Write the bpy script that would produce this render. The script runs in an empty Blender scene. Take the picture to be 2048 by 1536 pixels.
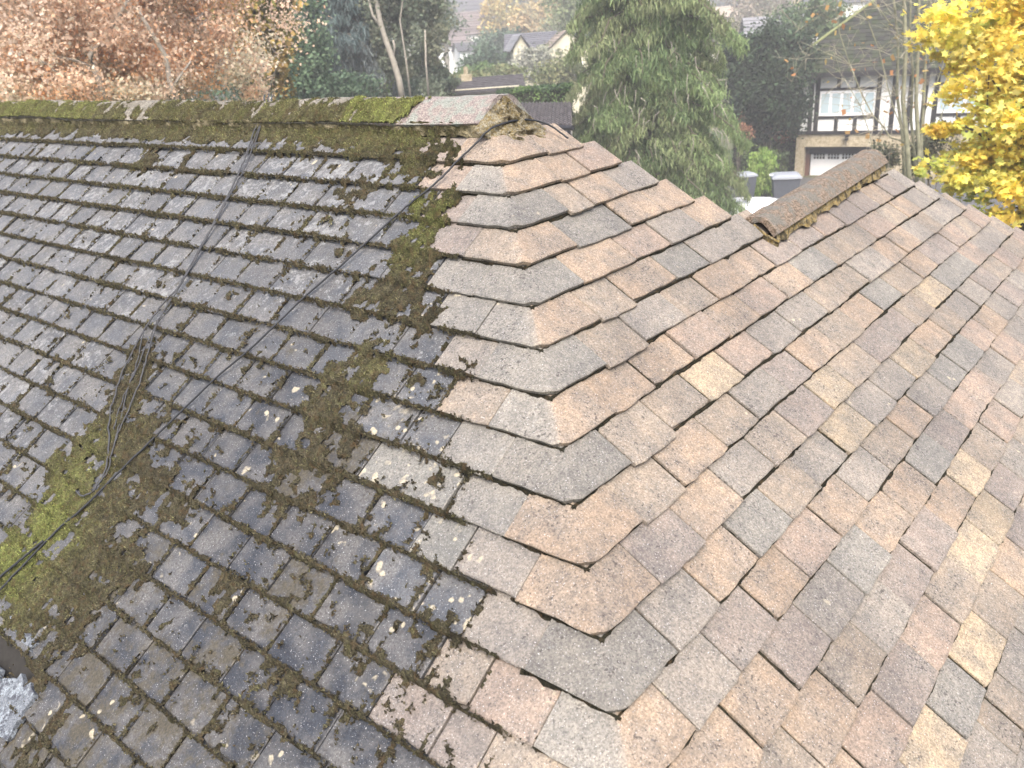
import bpy, math, random
import numpy as np
from mathutils import Matrix, Vector
D = bpy.data
SC = bpy.context.scene
COL = SC.collection
S = 0.0625                       # one roof unit in metres

# ------------------------------------------------------------------ camera
YAW, PIT, ROL = -0.7117145, 0.3939512, -0.0720169
FPX = 1677.6
CAM = np.array([24.1645, -28.15936, 3.82157]) * S
def cam_rows():
    f = np.array([math.cos(PIT)*math.sin(YAW), math.cos(PIT)*math.cos(YAW), -math.sin(PIT)])
    r = np.cross(f, [0, 0, 1]); r /= np.linalg.norm(r); u = np.cross(r, f)
    c, s = math.cos(ROL), math.sin(ROL)
    return np.array([c*r+s*u, -s*r+c*u, f])
RW = cam_rows()
cd = D.cameras.new('camera'); cam = D.objects.new('camera', cd); COL.objects.link(cam)
cam.matrix_world = Matrix(((RW[0][0], RW[1][0], -RW[2][0], CAM[0]), (RW[0][1], RW[1][1], -RW[2][1], CAM[1]),
                           (RW[0][2], RW[1][2], -RW[2][2], CAM[2]), (0, 0, 0, 1)))
cd.sensor_width = 36; cd.sensor_fit = 'HORIZONTAL'; cd.lens = 36*FPX/2048
cd.clip_start = 0.05; cd.clip_end = 2500
cd.dof.use_dof = True; cd.dof.focus_distance = 2.3; cd.dof.aperture_fstop = 7.0
SC.camera = cam

# ------------------------------------------------------------------ light
SUN_EL, SUN_AZ = math.radians(52), math.radians(-50)      # azimuth measured from +x towards +y
w = D.worlds.new('World'); SC.world = w; w.use_nodes = True
nt = w.node_tree; bg = nt.nodes['Background']
sky = nt.nodes.new('ShaderNodeTexSky'); sky.sky_type = 'NISHITA'; sky.sun_disc = False
sky.sun_elevation = SUN_EL; sky.sun_rotation = math.pi/2 - SUN_AZ
sky.air_density = 1.0; sky.dust_density = 5.0; sky.ozone_density = 1.0; sky.altitude = 50
nt.links.new(sky.outputs[0], bg.inputs[0]); bg.inputs[1].default_value = 0.15
sl = D.lights.new('sun', 'SUN'); sl.energy = 1.45; sl.angle = math.radians(30); sl.color = (1.0, 0.95, 0.88)
so = D.objects.new('sun', sl); COL.objects.link(so)
sd = Vector((math.cos(SUN_EL)*math.cos(SUN_AZ), math.cos(SUN_EL)*math.sin(SUN_AZ), math.sin(SUN_EL)))
so.rotation_euler = (-sd).to_track_quat('-Z', 'Y').to_euler(); so.location = (6, -2, 8)
SC.view_settings.view_transform = 'Standard'; SC.view_settings.look = 'None'
SC.view_settings.gamma = 1.0; SC.view_settings.exposure = 1.92
SC.view_settings.use_curve_mapping = False

# ------------------------------------------------------------------ helpers
def tag(o, label=None, cat=None, group=None, kind=None):
    if label: o['label'] = label
    if cat: o['category'] = cat
    if group: o['group'] = group
    if kind: o['kind'] = kind
    return o
def empty(name, loc, label=None, cat=None, group=None):
    o = D.objects.new(name, None); o.empty_display_size = .2; COL.objects.link(o); o.location = loc
    return tag(o, label, cat, group)
def mk(name, verts, faces, mat, parent=None, cols=None, aux=None, smooth=False, origin=None):
    """one mesh object from world-space vertices; origin: where its origin goes"""
    V = np.asarray(verts, dtype=np.float32).reshape(-1, 3)
    o0 = np.array(origin if origin is not None else (0, 0, 0), dtype=np.float32)
    V = V - o0
    me = D.meshes.new(name)
    if isinstance(faces, np.ndarray):
        nf, k = faces.shape
        me.vertices.add(len(V)); me.vertices.foreach_set('co', V.ravel())
        me.loops.add(nf*k); me.loops.foreach_set('vertex_index', faces.ravel().astype(np.int32))
        me.polygons.add(nf); me.polygons.foreach_set('loop_start', np.arange(0, nf*k, k, dtype=np.int32))
        me.polygons.foreach_set('loop_total', np.full(nf, k, dtype=np.int32))
        me.update(calc_edges=True)
    else:
        me.from_pydata(V.tolist(), [], faces)
    if smooth:
        me.polygons.foreach_set('use_smooth', np.ones(len(me.polygons), dtype=bool))
    for nm, a in (('tint', cols), ('aux', aux)):
        if a is None: continue
        a = np.asarray(a, dtype=np.float32)
        if a.ndim == 1: a = np.tile(a, (len(V), 1))
        if a.shape[1] == 3: a = np.hstack([a, np.ones((len(a), 1), dtype=np.float32)])
        at_ = me.attributes.new(nm, 'FLOAT_COLOR', 'POINT'); at_.data.foreach_set('color', a.ravel())
    if mat is not None: me.materials.append(mat)
    o = D.objects.new(name, me); COL.objects.link(o); o.location = o0
    if parent is not None:
        o.parent = parent; o.matrix_parent_inverse = Matrix.Translation(-Vector(parent.location))
    return o
class MB:
    """collects world-space pieces into one mesh"""
    def __init__(s): s.v = []; s.f = []; s.c = []
    def add(s, v, f, col=None):
        b = len(s.v); s.v += [tuple(x) for x in v]; s.f += [tuple(i+b for i in q) for q in f]
        s.c += [col if col is not None else (1, 1, 1)]*len(v)
    def box(s, o, ax, ay, az, col=None):
        o, ax, ay, az = map(np.array, (o, ax, ay, az))
        v = [o+i*ax+j*ay+k*az for k in (0, 1) for j in (0, 1) for i in (0, 1)]
        s.add(v, [(0, 2, 3, 1), (4, 5, 7, 6), (0, 1, 5, 4), (2, 6, 7, 3), (0, 4, 6, 2), (1, 3, 7, 5)], col)
    def tube(s, pts, rad, n=6, col=None, cap=True):
        pts = [np.array(q, float) for q in pts]
        if np.isscalar(rad): rad = [rad]*len(pts)
        ref = np.array([.13, .21, .97]); vs = []
        for i, q in enumerate(pts):
            t = pts[min(i+1, len(pts)-1)]-pts[max(i-1, 0)]; t /= np.linalg.norm(t)+1e-9
            a = np.cross(t, ref)
            if np.linalg.norm(a) < .05: a = np.cross(t, [1, 0, 0])
            a /= np.linalg.norm(a); b = np.cross(t, a)
            vs += [q+rad[i]*(math.cos(6.2832*j/n)*a+math.sin(6.2832*j/n)*b) for j in range(n)]
        fs = [(i*n+j, i*n+(j+1) % n, (i+1)*n+(j+1) % n, (i+1)*n+j) for i in range(len(pts)-1) for j in range(n)]
        if cap: fs += [tuple(range(n))[::-1], tuple((len(pts)-1)*n+j for j in range(n))]
        s.add(vs, fs, col)
    def build(s, name, mat, parent=None, smooth=False, origin=None):
        o = mk(name, s.v, s.f, mat, parent, cols=np.array(s.c, dtype=np.float32), smooth=smooth, origin=origin)
        return o
def project(P):
    q = (np.asarray(P)-CAM)@RW.T
    return 1024+FPX*q[..., 0]/q[..., 2], 768-FPX*q[..., 1]/q[..., 2], q[..., 2]
def ray(px, py): return RW.T@np.array([(px-1024)/FPX, -(py-768)/FPX, 1.])
def at(px, py, dist):
    d = ray(px, py); return CAM+d/math.hypot(d[0], d[1])*dist
def gnd(px, py, z):
    d = ray(px, py); return CAM+d*(z-CAM[2])/d[2]
_r = np.random.RandomState(5); _G = _r.rand(256, 256)
def vn(x, y, seed=0):
    x = np.asarray(x, float)+seed*17.31; y = np.asarray(y, float)+seed*9.77
    xi = np.floor(x).astype(int); yi = np.floor(y).astype(int); fx = x-xi; fy = y-yi
    fx = fx*fx*(3-2*fx); fy = fy*fy*(3-2*fy); g = lambda a, b: _G[a & 255, b & 255]
    return (g(xi, yi)*(1-fx)+g(xi+1, yi)*fx)*(1-fy)+(g(xi, yi+1)*(1-fx)+g(xi+1, yi+1)*fx)*fy
def fbm(x, y, oct=3, seed=0):
    s = 0; a = .5; t = 0
    for i in range(oct): s = s+a*vn(x*2**i, y*2**i, seed+i*3); t += a; a *= .55
    return s/t

# ------------------------------------------------------------------ materials
class N:
    def __init__(s, name):
        s.m = D.materials.new(name); s.m.use_nodes = True; s.t = s.m.node_tree; s.b = s.t.nodes['Principled BSDF']
    def n(s, ty, **k):
        x = s.t.nodes.new(ty)
        for a, b in k.items():
            if a.startswith('i_'):
                key = a[2:]; key = int(key) if key.isdigit() else key
                x.inputs[key].default_value = b
            else: setattr(x, a, b)
        return x
    def l(s, a, b): s.t.links.new(a, b)
    def noise(s, vec, scale, det=2, rough=.5):
        x = s.n('ShaderNodeTexNoise'); x.inputs['Scale'].default_value = scale; x.inputs['Detail'].default_value = det
        x.inputs['Roughness'].default_value = rough
        if vec is not None: s.l(vec, x.inputs['Vector'])
        return x.outputs['Fac']
    def rng(s, val, a, b, c=0., d=1., smooth=False):
        x = s.n('ShaderNodeMapRange'); x.inputs[1].default_value = a; x.inputs[2].default_value = b
        x.inputs[3].default_value = c; x.inputs[4].default_value = d
        if smooth: x.interpolation_type = 'SMOOTHSTEP'
        s.l(val, x.inputs[0]); return x.outputs[0]
    def math(s, op, a, b=None):
        x = s.n('ShaderNodeMath', operation=op)
        for i, q in enumerate((a, b)):
            if q is None: continue
            if isinstance(q, (int, float)): x.inputs[i].default_value = q
            else: s.l(q, x.inputs[i])
        return x.outputs[0]
    def mix(s, fac, a, b, mode='MIX'):
        x = s.n('ShaderNodeMix', data_type='RGBA', blend_type=mode)
        for i, q in ((0, fac), (6, a), (7, b)):
            if isinstance(q, (int, float)): x.inputs[i].default_value = q
            elif isinstance(q, tuple): x.inputs[i].default_value = (*q, 1)
            else: s.l(q, x.inputs[i])
        return x.outputs[2]
    def bump(s, h, strength, dist):
        x = s.n('ShaderNodeBump'); x.inputs['Strength'].default_value = strength; x.inputs['Distance'].default_value = dist
        s.l(h, x.inputs['Height']); s.l(x.outputs[0], s.b.inputs['Normal'])
    def fin(s, col, rough=.85, spec=.3):
        if isinstance(col, tuple): s.b.inputs['Base Color'].default_value = (*col, 1)
        else: s.l(col, s.b.inputs['Base Color'])
        if isinstance(rough, (int, float)): s.b.inputs['Roughness'].default_value = rough
        else: s.l(rough, s.b.inputs['Roughness'])
        s.b.inputs['Specular IOR Level'].default_value = spec
        return s.m
def simple(name, col, rough=.7, var=.25, scale=20., bump=0., metal=0., spec=.3, tint=False):
    m = N(name); tc = m.n('ShaderNodeTexCoord').outputs['Object']
    c = m.n('ShaderNodeAttribute', attribute_name='tint').outputs['Color'] if tint else col
    a = m.noise(tc, scale, 4, .6)
    c2 = m.mix(m.rng(a, .3, .7), c, (col[0]*(1-var), col[1]*(1-var), col[2]*(1-var)) if not tint else (0, 0, 0))
    if tint:
        c2 = m.mix(1., c, m.mix(m.rng(a, .3, .7), (1-var,)*3, (1+var,)*3), 'MULTIPLY')
    if bump: m.bump(a, .6, bump)
    m.b.inputs['Metallic'].default_value = metal
    return m.fin(c2, rough, spec)
def tile_material():
    m = N('weathered_tile')
    tc = m.n('ShaderNodeTexCoord').outputs['Object']; oi = m.n('ShaderNodeObjectInfo')
    off = m.n('ShaderNodeVectorMath', operation='SCALE'); off.inputs[0].default_value = (31, 17, 53)
    m.l(oi.outputs['Random'], off.inputs['Scale'])
    ad = m.n('ShaderNodeVectorMath', operation='ADD'); m.l(tc, ad.inputs[0]); m.l(off.outputs[0], ad.inputs[1])
    v = ad.outputs[0]
    tint = m.n('ShaderNodeAttribute', attribute_name='tint').outputs['Color']
    aux = m.n('ShaderNodeSeparateColor'); m.l(m.n('ShaderNodeAttribute', attribute_name='aux').outputs['Color'], aux.inputs[0])
    lich, wet, crm = aux.outputs[0], aux.outputs[1], aux.outputs[2]
    big = m.noise(v, 13, 5, .6); med = m.noise(v, 48, 4, .62)
    grain = m.noise(v, 210, 2, .6); grit = m.noise(v, 330, 1, .5); pit = m.noise(v, 150, 1, .5)
    c = m.mix(m.rng(big, .40, .60), tint, m.mix(.45, tint, (.16, .155, .145)))
    c = m.mix(1., c, m.mix(m.rng(med, .3, .7), (.80, .81, .82), (1.20, 1.18, 1.14)), 'MULTIPLY')
    c = m.mix(1., c, m.mix(m.rng(grain, .34, .66), (.70, .69, .70), (1.28, 1.26, 1.24)), 'MULTIPLY')
    pw = m.n('ShaderNodeNewGeometry').outputs['Position']
    c = m.mix(1., c, m.mix(m.rng(m.noise(pw, 3.2, 5, .65), .36, .64), (.74, .75, .77), (1.12, 1.11, 1.08)), 'MULTIPLY')
    c = m.mix(m.math('MULTIPLY', m.rng(m.noise(pw, 9, 5, .7), .55, .68), .35), c, (.11, .105, .095))
    # dark grit and pits
    c = m.mix(m.math('MULTIPLY', m.rng(grit, .58, .68), .6), c, (.07, .06, .055))
    c = m.mix(m.math('MULTIPLY', m.rng(m.math('MULTIPLY', pit, m.rng(big, .3, .7, .8, 1.2)), .66, .75), .7), c, (.035, .03, .028))
    spk = m.noise(v, 410, 0, .5)
    c = m.mix(m.math('MULTIPLY', m.rng(spk, .74, .80), .5), c, (.6, .6, .6))
    # pale crust of lichen, amount from the aux attribute
    ln = m.math('ADD', m.math('MULTIPLY', m.noise(v, 55, 6, .72), .75), m.math('MULTIPLY', m.noise(v, 19, 2, .5), .25))
    lf = m.rng(m.math('SUBTRACT', ln, m.rng(lich, 0, 1, .72, .40)), 0, .05)
    c = m.mix(m.math('MULTIPLY', lf, .72), c, m.mix(m.rng(grain, .3, .7), (.17, .175, .18), (.28, .285, .28)))
    fl = m.math('ADD', m.math('MULTIPLY', m.noise(m.n('ShaderNodeNewGeometry').outputs['Position'], 26, 6, .75), .7), m.math('MULTIPLY', m.noise(m.n('ShaderNodeNewGeometry').outputs['Position'], 7, 3, .6), .3))
    film = m.n('ShaderNodeAttribute', attribute_name='aux').outputs['Alpha']
    ff_ = m.rng(m.math('SUBTRACT', fl, m.rng(film, 0, 1, .72, .38)), 0, .10)
    c = m.mix(m.math('MULTIPLY', ff_, .85), c, m.mix(m.rng(grain, .3, .7), (.030, .026, .018), (.085, .072, .045)))
    # cream round crusts
    vo = m.n('ShaderNodeTexVoronoi', feature='SMOOTH_F1'); vo.inputs['Scale'].default_value = 44; vo.inputs['Randomness'].default_value = 1
    wv = m.n('ShaderNodeVectorMath', operation='ADD')
    nz = m.n('ShaderNodeTexNoise'); nz.inputs['Scale'].default_value = 90; m.l(v, nz.inputs['Vector'])
    sc_ = m.n('ShaderNodeVectorMath', operation='SCALE'); sc_.inputs['Scale'].default_value = .010; m.l(nz.outputs['Color'], sc_.inputs[0])
    m.l(v, wv.inputs[0]); m.l(sc_.outputs[0], wv.inputs[1]); m.l(wv.outputs[0], vo.inputs['Vector'])
    gate = m.noise(v, 16, 1, .5)
    cf = m.math('MULTIPLY', m.rng(vo.outputs['Distance'], .20, .30, 1, 0), m.rng(m.math('SUBTRACT', gate, m.rng(crm, 0, 1, .75, .38)), 0, .03))
    c = m.mix(m.math('MULTIPLY', cf, .8), c, m.mix(m.rng(grain, .35, .65), (.30, .265, .19), (.45, .40, .29)))
    h = m.math('ADD', m.math('ADD', m.math('MULTIPLY', grain, .6), m.math('MULTIPLY', med, .5)), m.math('MULTIPLY', cf, .25))
    m.bump(h, .55, .0035)
    r = m.rng(m.math('SUBTRACT', wet, m.math('MULTIPLY', lf, .5)), 0, 1, .9, .38)
    return m.fin(c, r, .35)
TILE = tile_material()
def moss_material():
    m = N('moss'); tc = m.n('ShaderNodeTexCoord').outputs['Object']
    tint = m.n('ShaderNodeAttribute', attribute_name='tint').outputs['Color']
    a = m.noise(tc, 260, 3, .7); b = m.noise(tc, 60, 3, .6)
    c = m.mix(1., tint, m.mix(m.rng(a, .3, .7), (.35, .35, .35), (1.75, 1.75, 1.6)), 'MULTIPLY')
    c = m.mix(m.math('MULTIPLY', m.rng(b, .50, .68), .5), c, (.10, .065, .035))
    m.bump(m.math('ADD', a, m.math('MULTIPLY', b, .6)), 1.0, .008)
    return m.fin(c, 1.0, .1)
MOSS = moss_material()
def crust_material(name, c1, c2, c3, sc=60, bump=.006):
    m = N(name); tc = m.n('ShaderNodeTexCoord').outputs['Object']
    a = m.noise(tc, sc, 5, .7); b = m.noise(tc, sc*.22, 3, .6); g = m.noise(tc, 260, 2, .6)
    c = m.mix(m.rng(a, .42, .58), c1, c2); c = m.mix(m.rng(b, .47, .6), c, c3)
    c = m.mix(1., c, m.mix(m.rng(g, .33, .67), (.6, .6, .6), (1.35, 1.35, 1.35)), 'MULTIPLY')
    m.bump(m.math('ADD', a, g), .8, bump)
    return m.fin(c, .95, .2)
RIDGE_M = crust_material('ridge_tile_crust', (.12, .115, .09), (.28, .255, .22), (.16, .145, .115), 90)
RIDGE_W = crust_material('ridge_tile_brown', (.10, .075, .052), (.25, .195, .15), (.15, .14, .12), 105)
RIDGE_P = crust_material('ridge_tile_bare', (.20, .165, .155), (.29, .25, .225), (.23, .245, .215), 110)
MORTAR = crust_material('mortar', (.20, .155, .07), (.29, .265, .20), (.065, .052, .03), 110, .014)
MORTAR_Y = crust_material('mortar_yellow', (.26, .185, .065), (.25, .21, .13), (.06, .05, .03), 110, .01)
PALE = crust_material('pale_lichen', (.24, .27, .295), (.07, .075, .09), (.15, .165, .185), 75, .006)
CABLE = simple('cable_rubber', (.025, .027, .032), .5, .3, 200)
CORD = simple('grey_cord', (.07, .072, .078), .8, .5, 300)
FELT = simple('roof_underlay', (.03, .028, .025), .95, .3, 60)
def leaf_material(name, trans=.25, rough=.7):
    m = N(name); tint = m.n('ShaderNodeAttribute', attribute_name='tint').outputs['Color']
    m.l(tint, m.b.inputs['Base Color']); m.b.inputs['Roughness'].default_value = rough
    m.b.inputs['Specular IOR Level'].default_value = .2
    tr = m.n('ShaderNodeBsdfTranslucent'); m.l(tint, tr.inputs['Color'])
    mx = m.n('ShaderNodeMixShader'); mx.inputs[0].default_value = trans
    m.l(m.b.outputs[0], mx.inputs[1]); m.l(tr.outputs[0], mx.inputs[2])
    m.l(mx.outputs[0], m.t.nodes['Material Output'].inputs['Surface']); return m.m
LEAF = leaf_material('leaf'); LEAFY = leaf_material('thin_leaf', .5)
BARK = simple('bark', (.14, .12, .09), .95, .5, 14, .02)
BARK_P = simple('pale_bark', (.36, .33, .28), .9, .35, 8, .01)
BARK_G = simple('mossy_bark', (.27, .265, .18), .95, .5, 9, .02)

# ------------------------------------------------------------------ the foreground roof
# plane A faces -y (left, mossy), plane B faces +x (right). v counts tile courses down from the nominal ridge.
PA, PB = 0.68415, 0.66587
TA, TB = math.tan(PA), math.tan(PB)
NA = np.array([0, -math.sin(PA), math.cos(PA)]); NB = np.array([math.sin(PB), 0, math.cos(PB)])
def A(x, v, n=0.): return (np.array([x, -v/TA, -v])+n*NA)*S
def B(y, v, n=0.): return (np.array([v/TB, y, -v])+n*NB)*S
def H(v, n=0.): return (np.array([v/TB, -v/TA, -v])+n*(NA+NB)/(1+NA@NB))*S
def hx(v): return v/TB
def hy(v): return -v/TA
def Aof(px, py):
    d = ray(px, py); o = CAM/S; t = -(o[2]-o[1]*TA)/(d[2]-d[1]*TA); q = o+t*d; return q[0], -q[2]
JB = {1: [1.9], 2: [1.12, 3.29], 3: [-0.21, 1.54, 4.33], 4: [-1.51, 2.52, 5.47], 5: [-2.87, 0.87, 3.82, 6.9], 6: [-3.75, -1.32, 2.08, 5.0, 8.0], 7: [-5.35, -2.61, 0.56, 3.34, 9.24, 12.31, 15.46, 21.73, 26.94], 8: [-6.72, -4.11, -1.08, 1.8, 4.7, 7.71, 10.59, 13.93, 16.75, 23.45, 28.59], 9: [-7.9, -5.14, -2.36, 0.45, 3.29, 9.41, 12.09, 15.15, 18.8, 26.82, 31.2], 10: [-9.27, -6.7, -3.57, -0.85, 2.06, 4.49, 7.69, 10.73, 13.75, 16.77, 20.33, 23.35, 27.96], 11: [-10.52, -7.83, -4.93, -2.21, 0.51, 3.43, 6.04, 9.29, 18.28, 21.88], 12: [-11.75, -9.15, -6.44, -3.71, -1.08, 1.88, 4.8, 7.71, 10.7, 13.85, 17.15, 19.97], 13: [-13.02, -10.41, -7.82, -5.21, -2.35, 0.37, 3.25, 6.31, 9.12, 12.34, 15.14, 18.46], 14: [-14.27, -11.66, -9.13, -6.56, -3.75, -1.03, 1.89, 4.87, 7.72, 10.67, 13.84, 16.58, 19.91, 23.0, 26.29], 15: [-10.46, -7.77, -5.07, -2.36, 0.34, 3.29, 6.43, 9.02, 12.27, 15.42, 18.65], 16: [-9.26, -6.58, -3.73, -0.92, 1.88, 4.88, 7.82, 10.7], 17: [-7.81, -5.09, -2.43, 0.47, 3.37, 6.19], 18: [-3.79, -2.55, -1.08, 1.75]}
JA = {1: [-1.61], 2: [-0.37], 3: [-17.59, 0.97], 4: [-39.23, -36.37, -33.52, -30.4, -23.02, -20.82, -18.49, -16.02, -13.51, -10.98, -8.28, -5.58, 2.36], 5: [-34.64, -32.26, -29.78, -27.64, -6.8, -4.36, 0.98, 3.49], 6: [-20.42, -18.05, -15.68, -12.74, -10.54, -5.42, 2.17, 4.66], 7: [-21.46, -19.25, -16.46, 1.25, 3.58, 5.68], 8: [-2.32, 2.69, 4.71, 7.15], 9: [-3.53, -1.14, 3.93, 5.87, 8.27], 10: [-2.02, 2.97, 5.27, 7.16, 9.71], 11: [4.24, 6.65, 8.5, 11.03], 12: [3.07, 5.5, 7.98, 9.88, 12.25], 13: [-0.4, 4.41, 6.92, 9.34, 11.13, 13.43], 14: [3.4, 5.9, 10.67, 12.19], 15: [4.62, 7.16, 9.38]}
CB = [[3.61, 0.49, 'T'], [4.6, 1.51, 'P'], [2.69, 1.8, 'T'], [0.85, 2.4, 'M'], [3.04, 2.56, 'T'], [5.59, 2.65, 'G'], [0.39, 3.54, 'D'], [3.84, 3.48, 'T'], [6.61, 3.59, 'T'], [-0.56, 4.26, 'T'], [2.65, 4.43, 'P'], [5.19, 4.52, 'G'], [8.08, 4.58, 'T'], [3.43, 5.53, 'B'], [6.34, 5.54, 'G'], [8.89, 5.52, 'G'], [0.42, 5.47, 'T'], [3.28, 5.63, 'B'], [5.74, 6.54, 'T'], [8.71, 6.68, 'T'], [-2.32, 5.41, 'M'], [-1.05, 6.5, 'G'], [1.88, 6.51, 'M'], [3.1, 7.47, 'T'], [6.0, 7.51, 'P'], [8.73, 7.55, 'T'], [-4.13, 6.45, 'M'], [0.26, 7.54, 'P'], [-2.62, 7.51, 'T'], [2.06, 8.48, 'P'], [4.97, 8.34, 'G'], [6.99, 8.37, 'G'], [-4.82, 7.47, 'T'], [-0.76, 8.37, 'Y2'], [-3.64, 8.43, 'M'], [0.65, 9.25, 'G'], [2.93, 9.36, 'V'], [-1.88, 9.26, 'M'], [-6.88, 8.64, 'M'], [-5.11, 9.48, 'T'], [-0.41, 10.51, 'M'], [-7.83, 9.37, 'M'], [-3.77, 10.55, 'G'], [-6.26, 10.5, 'T'], [-2.44, 11.21, 'M'], [-9.21, 10.51, 'V'], [-7.49, 11.4, 'T'], [-5.18, 11.54, 'B'], [-6.4, 12.35, 'T'], [-10.7, 11.65, 'G'], [-9.25, 12.5, 'V'], [-6.9, 12.69, 'T'], [-11.64, 12.55, 'G'], [-8.1, 13.35, 'V'], [-10.54, 13.43, 'T'], [-12.6, 13.37, 'T'], [-11.09, 14.31, 'M'], [-9.57, 13.88, 'T'], [8.6, 5.73, 'G'], [10.41, 6.67, 'V'], [14.16, 6.7, 'V'], [18.56, 6.7, 'V'], [24.24, 6.53, 'V'], [12.11, 7.66, 'B'], [8.98, 7.51, 'P'], [10.77, 8.58, 'M'], [13.89, 8.59, 'M'], [16.24, 8.61, 'G'], [14.55, 7.63, 'M'], [19.76, 7.47, 'M'], [26.22, 7.34, 'T'], [23.56, 8.13, 'T'], [19.83, 8.29, 'T'], [30.26, 7.09, 'G'], [29.04, 6.25, 'V'], [28.89, 8.29, 'M'], [31.94, 8.18, 'G'], [15.11, 9.53, 'B'], [18.25, 9.5, 'M'], [20.68, 9.62, 'T'], [25.68, 9.26, 'V'], [11.98, 9.53, 'T'], [20.08, 10.62, 'Y'], [23.0, 10.31, 'B'], [8.13, 8.41, 'M'], [6.47, 7.34, 'P'], [3.87, 7.75, 'P'], [10.1, 9.68, 'M'], [17.03, 10.48, 'M'], [6.02, 9.53, 'T'], [8.59, 9.73, 'M'], [10.9, 10.48, 'V'], [3.52, 9.52, 'V'], [8.11, 10.51, 'M'], [4.92, 10.48, 'Y2'], [12.47, 11.49, 'Y2'], [9.37, 11.52, 'G'], [16.15, 11.52, 'T'], [18.41, 11.54, 'M'], [16.99, 12.39, 'B'], [13.71, 12.44, 'B'], [10.87, 12.42, 'G'], [21.13, 12.45, 'P'], [6.69, 11.34, 'G'], [3.54, 11.47, 'Y2'], [7.72, 12.41, 'T'], [1.83, 10.53, 'V'], [0.52, 11.5, 'G'], [4.77, 12.48, 'M'], [6.48, 13.37, 'B'], [8.85, 13.48, 'V'], [11.93, 13.46, 'P'], [15.18, 13.47, 'P'], [18.49, 13.39, 'G'], [20.9, 13.43, 'P'], [24.53, 13.24, 'G'], [14.01, 14.43, 'P'], [10.91, 14.36, 'M'], [8.13, 14.35, 'Y'], [16.71, 14.43, 'G'], [12.27, 15.12, 'G'], [-0.09, 10.54, 'M'], [-1.22, 11.49, 'M'], [9.86, 15.24, 'V'], [3.63, 13.33, 'T'], [-2.45, 11.34, 'M'], [1.71, 12.47, 'G'], [3.05, 13.43, 'T'], [-1.06, 12.44, 'T'], [4.85, 14.3, 'T'], [5.88, 15.23, 'Y2'], [-3.76, 12.49, 'P'], [0.33, 13.44, 'T'], [-2.31, 13.37, 'B'], [1.77, 14.34, 'V'], [-0.68, 14.34, 'V'], [3.79, 15.32, 'Y2'], [1.28, 15.39, 'M'], [8.07, 15.34, 'V'], [8.1, 15.9, 'G'], [-6.03, 12.73, 'T'], [-5.31, 13.48, 'G'], [-3.65, 14.25, 'G'], [-2.13, 15.1, 'P'], [2.24, 16.2, 'M'], [-0.19, 16.17, 'Y'], [5.04, 16.37, 'T'], [-7.8, 13.48, 'V'], [-5.57, 13.53, 'G'], [-6.71, 14.38, 'M'], [-4.2, 14.5, 'G'], [-5.34, 15.27, 'V'], [-2.43, 15.31, 'P'], [-0.16, 15.51, 'M'], [-1.06, 16.27, 'Y'], [1.28, 16.41, 'M'], [0.59, 17.08, 'G'], [-3.8, 16.25, 'B'], [-2.19, 17.13, 'M'], [-9.02, 14.18, 'T'], [-7.7, 15.4, 'P'], [-6.41, 16.2, 'Y'], [-4.79, 17.24, 'G'], [-10.89, 14.45, 'M'], [-9.93, 15.04, 'T'], [-7.79, 16.23, 'P']]
CA = [[-2.44, 0.39, 'V'], [-1.55, 1.68, 'P'], [0.03, 2.55, 'V'], [0.83, 3.74, 'V'], [2.17, 4.67, 'B'], [3.29, 5.63, 'B'], [1.14, 5.78, 'E'], [4.58, 6.55, 'G'], [5.76, 7.54, 'M'], [4.1, 7.48, 'E'], [7.06, 8.52, 'B'], [4.73, 8.56, 'E'], [2.66, 8.56, 'E'], [4.31, 9.55, 'L'], [6.19, 9.47, 'L'], [8.32, 9.63, 'B'], [4.95, 10.55, 'F'], [7.6, 10.33, 'L'], [9.93, 10.71, 'G'], [11.4, 11.61, 'G'], [10.43, 12.45, 'M'], [12.53, 12.77, 'P'], [11.34, 13.21, 'V'], [9.67, 13.58, 'V'], [6.7, 11.36, 'E'], [8.49, 11.51, 'E'], [12.77, 13.26, 'M']]

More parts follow.
